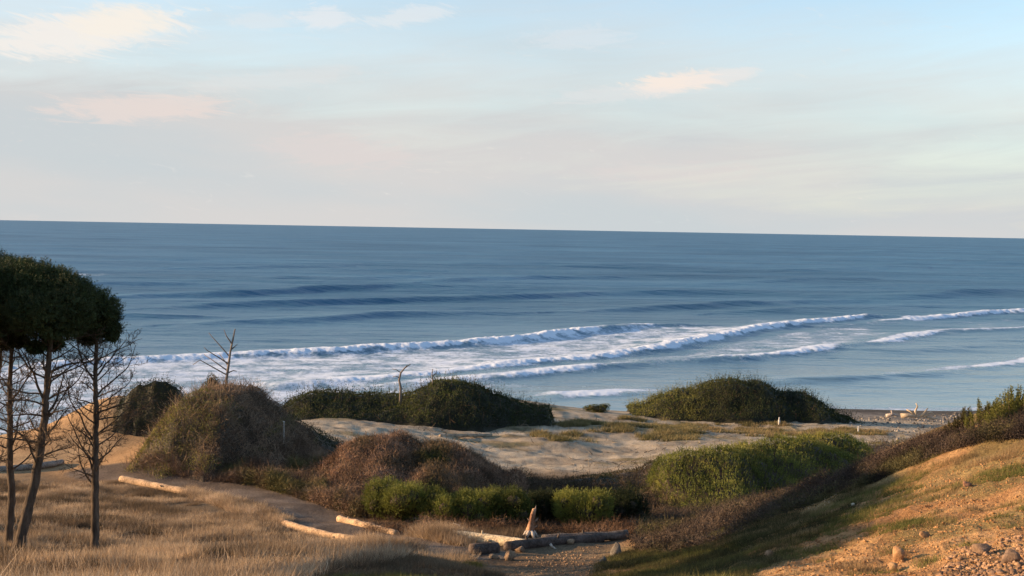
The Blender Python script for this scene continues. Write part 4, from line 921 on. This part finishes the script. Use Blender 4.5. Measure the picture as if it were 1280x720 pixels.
def driftroot(px,py,parts,label,colr,name='driftwood_root'):
    b=G(px,py); root=empty(name,b,label=label,cat='driftwood')
    for pl_,r_ in parts:
        p=np.array([P(x,y,b[1]+dy)-b for x,y,dy in pl_]); mb=MB(); mb.tube(p,np.linspace(r_,r_*.35,len(p))*b[1]/FPX,8,wob=.15); V=np.vstack(mb.V); mb.build('limb',M['wood'],root,mixc(*woodpal(colr),rng.random(len(V))))
driftroot(1146,526,[([(1126,520,.2),(1136,519,0),(1146,521,0),(1158,520,0)],3.2),([(1146,521,0),(1144,514,0),(1147,508,.1),(1145,504,.1)],1.8),([(1150,521,0),(1156,515,-.1),(1160,510,-.1)],1.7),([(1154,521,0),(1164,515,.1),(1168,519,.1)],1.8),([(1146,521,0),(1138,514,.1),(1133,512,.2)],2.),([(1158,521,0),(1168,524,-.1),(1176,521,-.1)],1.7)],'bleached tangled driftwood root on the crest of the hillside',(.52,.42,.31))
driftroot(1118,524,[([(1108,520,0),(1116,518,0),(1124,520,0)],2.6),([(1116,518,0),(1114,513,0)],1.6)],'small grey driftwood lump left of the bleached root',(.5,.42,.36))
driftroot(576,668,[([(570,667,0),(576,661,0),(583,664,0)],3.0),([(577,661,0),(573,656,0),(566,654,0)],1.0),([(583,664,0),(590,668,.1)],2)],'small grey gnarled root left of the pale log',(.42,.38,.34))
driftroot(693,686,[([(688,680,0),(690,683,0),(694,686,0),(700,688,0)],1.7)],'small white stick of driftwood in front of the long dark log',(.75,.66,.55),'driftwood_stick')
driftroot(933,624,[([(925,622,0),(930,617,0),(938,622,0)],1.6),([(932,619,0),(927,612,0),(929,606,.1)],1.0),([(930,620,0),(942,616,.1),(947,619,.1)],1.1),([(930,619,0),(920,621,0)],1.1)],'pale dead branches tangled in the gully brush below the green bushes',(.55,.40,.30),'dead_branches')
# pale posts
def stake(px,y0,y1,Y,r_,colr,label,name='marker_post',cat='post',cap=None,taper=.8):
    p=P(px,y0,Y); g=H(p[0],Y); b=np.array([p[0],Y,g]); t=P(px,y1,Y)-b; mb=MB(); mb.tube([[0,0,-.1],t*.5,t],np.array([1,.95,taper])*r_*Y/FPX,8,wob=.05)
    if cap: 
        q=t+np.array([-cap*Y/FPX,0,.02]); e=t+np.array([cap*Y/FPX,0,-.02]); mb.tube([q,t,e],np.array([.6,.7,.6])*r_*Y/FPX,6)
    V=np.vstack(mb.V); o=mb.build(name,M['wood'],None,np.tile(colr,(len(V),1)),origin=None); o.location=[float(v) for v in b]; props(o,label=label,cat=cat)
stake(974,526,521.5,95,1.5,(.7,.66,.6),'small white upright marker at the foot of the tall dark mound',taper=.35)
stake(1073,536,532.5,90,1.0,(.65,.62,.58),'tiny white marker right of the tall dark mound',taper=.7)
stake(355,536,527,49.5,.7,(.42,.38,.34),'thin grey post with a short cross piece in the hummock brush',cap=1.6)
# ------------------------------------------------------------------ rocks and rubble
def rockV(r,seed,n=10):
    u=rng.normal(size=(1,3)); vs=[]; th=np.linspace(0,math.pi,n); ph=np.linspace(0,2*math.pi,2*n+1)[:-1]; A_,B_=np.meshgrid(th,ph,indexing='ij')
    d=np.stack([np.sin(A_)*np.cos(B_),np.sin(A_)*np.sin(B_),np.cos(A_)],-1).reshape(-1,3)
    pl=unit(rng.normal(size=(8,3))); lim=rng.uniform(.38,.8,8); rad=np.ones(len(d))
    for q,l in zip(pl,lim): 
        c=d@q; rad=np.where(c>1e-3,np.minimum(rad,l/np.maximum(c,1e-3)),rad)
    rad=rad*(1+.16*fbm(d[:,0]*2.2+seed,d[:,1]*2.2+d[:,2]*1.7,seed,3)); V=d*rad[:,None]*r
    m=2*n; i=np.arange(n-1)[:,None]*m; j=np.arange(m)[None,:]; j2=(j+1)%m; F=np.stack([i+j,i+m+j,i+m+j2,i+j2],-1).reshape(-1,4)
    return V,F
def rock(px,py,w_,h_,colr,label,group=None,name='rock'):
    b=G(px,py); s=b[1]/FPX; V,F=rockV(1,int(px)); V=V*[w_*.55*s,w_*.5*s,h_*.62*s]; o=mesh_np(name,V,F,M['rock'],None,np.tile(colr,(len(V),1))*(1+.15*fbm(V[:,0]*20,V[:,2]*20,3,2))[:,None],False)
    o.location=[float(b[0]),float(b[1]),float(b[2]+h_*.25*s)]; o.rotation_euler=(rng.uniform(-.3,.3),rng.uniform(-.2,.5),rng.random()*.6); props(o,label=label,cat='rock',group=group)
CL=(.36,.21,.11); GRk=(.17,.15,.125)
rock(769,694,15,19,GRk,'tall grey rock embedded in the shaded gully slope')
rock(753,705,10,12,GRk,'small grey rock just below the tall grey one in the gully slope')
rock(618,699,14,9,(.30,.22,.15),'flat pale rock at the bank beside the short dark log')
rock(636,700,24,14,(.28,.19,.12),'largest brown rock at the left edge of the track')
rock(650,690,16,10,(.22,.15,.10),'brown rock between the short and the long dark logs')
rock(714,680,11,9,(.36,.26,.17),'round tan rock resting in front of the dark back log')
rock(1122,702,22,22,CL,'big orange clod with a dark hollow at its right on the bare slope')
rock(1117,716,20,13,(.42,.27,.15),'pale orange clod at the bottom edge below the biggest clod')
rock(1157,672,16,9,CL,'flat orange clod uphill right of the biggest clod')
rock(1208,608,12,7,(.30,.16,.10),'reddish clod alone high on the bare slope')
rock(1066,632,7,5,(.62,.55,.40),'single small pale stone among the grass tufts on the slope')
rock(962,697,12,10,(.28,.18,.11),'brown clod near the shadow edge low on the slope')
rock(1228,690,26,14,(.24,.16,.11),'wide dark brown clod on the rubble heap at the lower right')
rock(1262,704,30,20,(.22,.15,.105),'large dark brown clod at the corner of the rubble heap')
rock(846,672,8,7,GRk,'small grey stone on the shaded slope above the tall grey rock')
# uncountable clods: one mesh each
def rubble(name,poly,N_,r0,r1,pal,seed,dens_thr=-9,ns=1.):
    q=sample_poly(gpoly(poly),N_); q=q[fbm(q[:,0]/ns,q[:,1]/ns,seed,3)>dens_thr]; mb=MB(); cols=[]
    protos=[rockV(1,k,5) for k in range(8)]
    r_=r0+(r1-r0)*rng.random(len(q))**4; z=height(q[:,0],q[:,1]); cc=pcol(np.stack([q[:,0],q[:,1],z],1),pal,seed,sc1=.6)
    Vs=[];Fs=[];off=0
    for k,(V,F) in enumerate(protos):
        sel=np.arange(len(q))[k::8]; a=rng.random(len(sel))*6.28; ca,sa=np.cos(a),np.sin(a); m_=len(sel)
        W=V[None]*(r_[sel][:,None,None])*np.stack([rng.uniform(.8,1.3,m_),rng.uniform(.8,1.3,m_),rng.uniform(.5,.9,m_)],1)[:,None,:]
        X_=W[...,0]*ca[:,None]-W[...,1]*sa[:,None]; Y2=W[...,0]*sa[:,None]+W[...,1]*ca[:,None]
        W=np.stack([X_+q[sel,0][:,None],Y2+q[sel,1][:,None],W[...,2]+(z[sel]+r_[sel]*.15)[:,None]],-1)
        Fk=(F[None]+(np.arange(m_)*len(V))[:,None,None]).reshape(-1,4)+off
        Vs.append(W.reshape(-1,3)); Fs.append(Fk); off+=m_*len(V); cols.append(np.repeat(cc[sel],len(V),0))
    Vv=np.vstack(Vs); o_=Vv.mean(0); a=mesh_np(name,Vv-o_,np.vstack(Fs),M['rock'],None,np.vstack(cols),False); a.location=o_; props(a,kind='stuff')
rubble('rubble',[(900,725),(1000,670),(1120,610),(1300,560),(1300,900),(1100,900),(900,800)],11000,.005,.032,dict(a=(.28,.14,.06),b=(.50,.28,.13)),401)
rubble('rubble',[(1150,760),(1175,712),(1195,688),(1235,676),(1300,672),(1300,800)],3500,.008,.05,dict(a=(.16,.10,.07),b=(.40,.25,.15)),403)
rubble('soil_crumbs',[(880,725),(1000,668),(1120,608),(1300,560),(1300,900),(1100,900),(900,800)],34000,.004,.016,dict(a=(.20,.10,.045),b=(.55,.34,.17)),411)
rubble('rubble',[(640,716),(650,700),(700,690),(752,683),(740,705),(700,730)],1400,.012,.05,dict(a=(.24,.15,.09),b=(.40,.27,.17)),405)
rubble('pebbles',[(1060,533),(1060,524),(1100,520),(1200,516),(1200,526),(1110,532)],1500,.03,.22,dict(a=(.10,.09,.08),b=(.34,.30,.26)),407)
rubble('litter',[(1040,606),(1110,572),(1180,548),(1290,525),(1300,540),(1200,560),(1130,590),(960,660),(930,650)],170,.012,.03,dict(a=(.6,.5,.4),b=(.8,.72,.62)),409)
print('all',time.time()-T0)
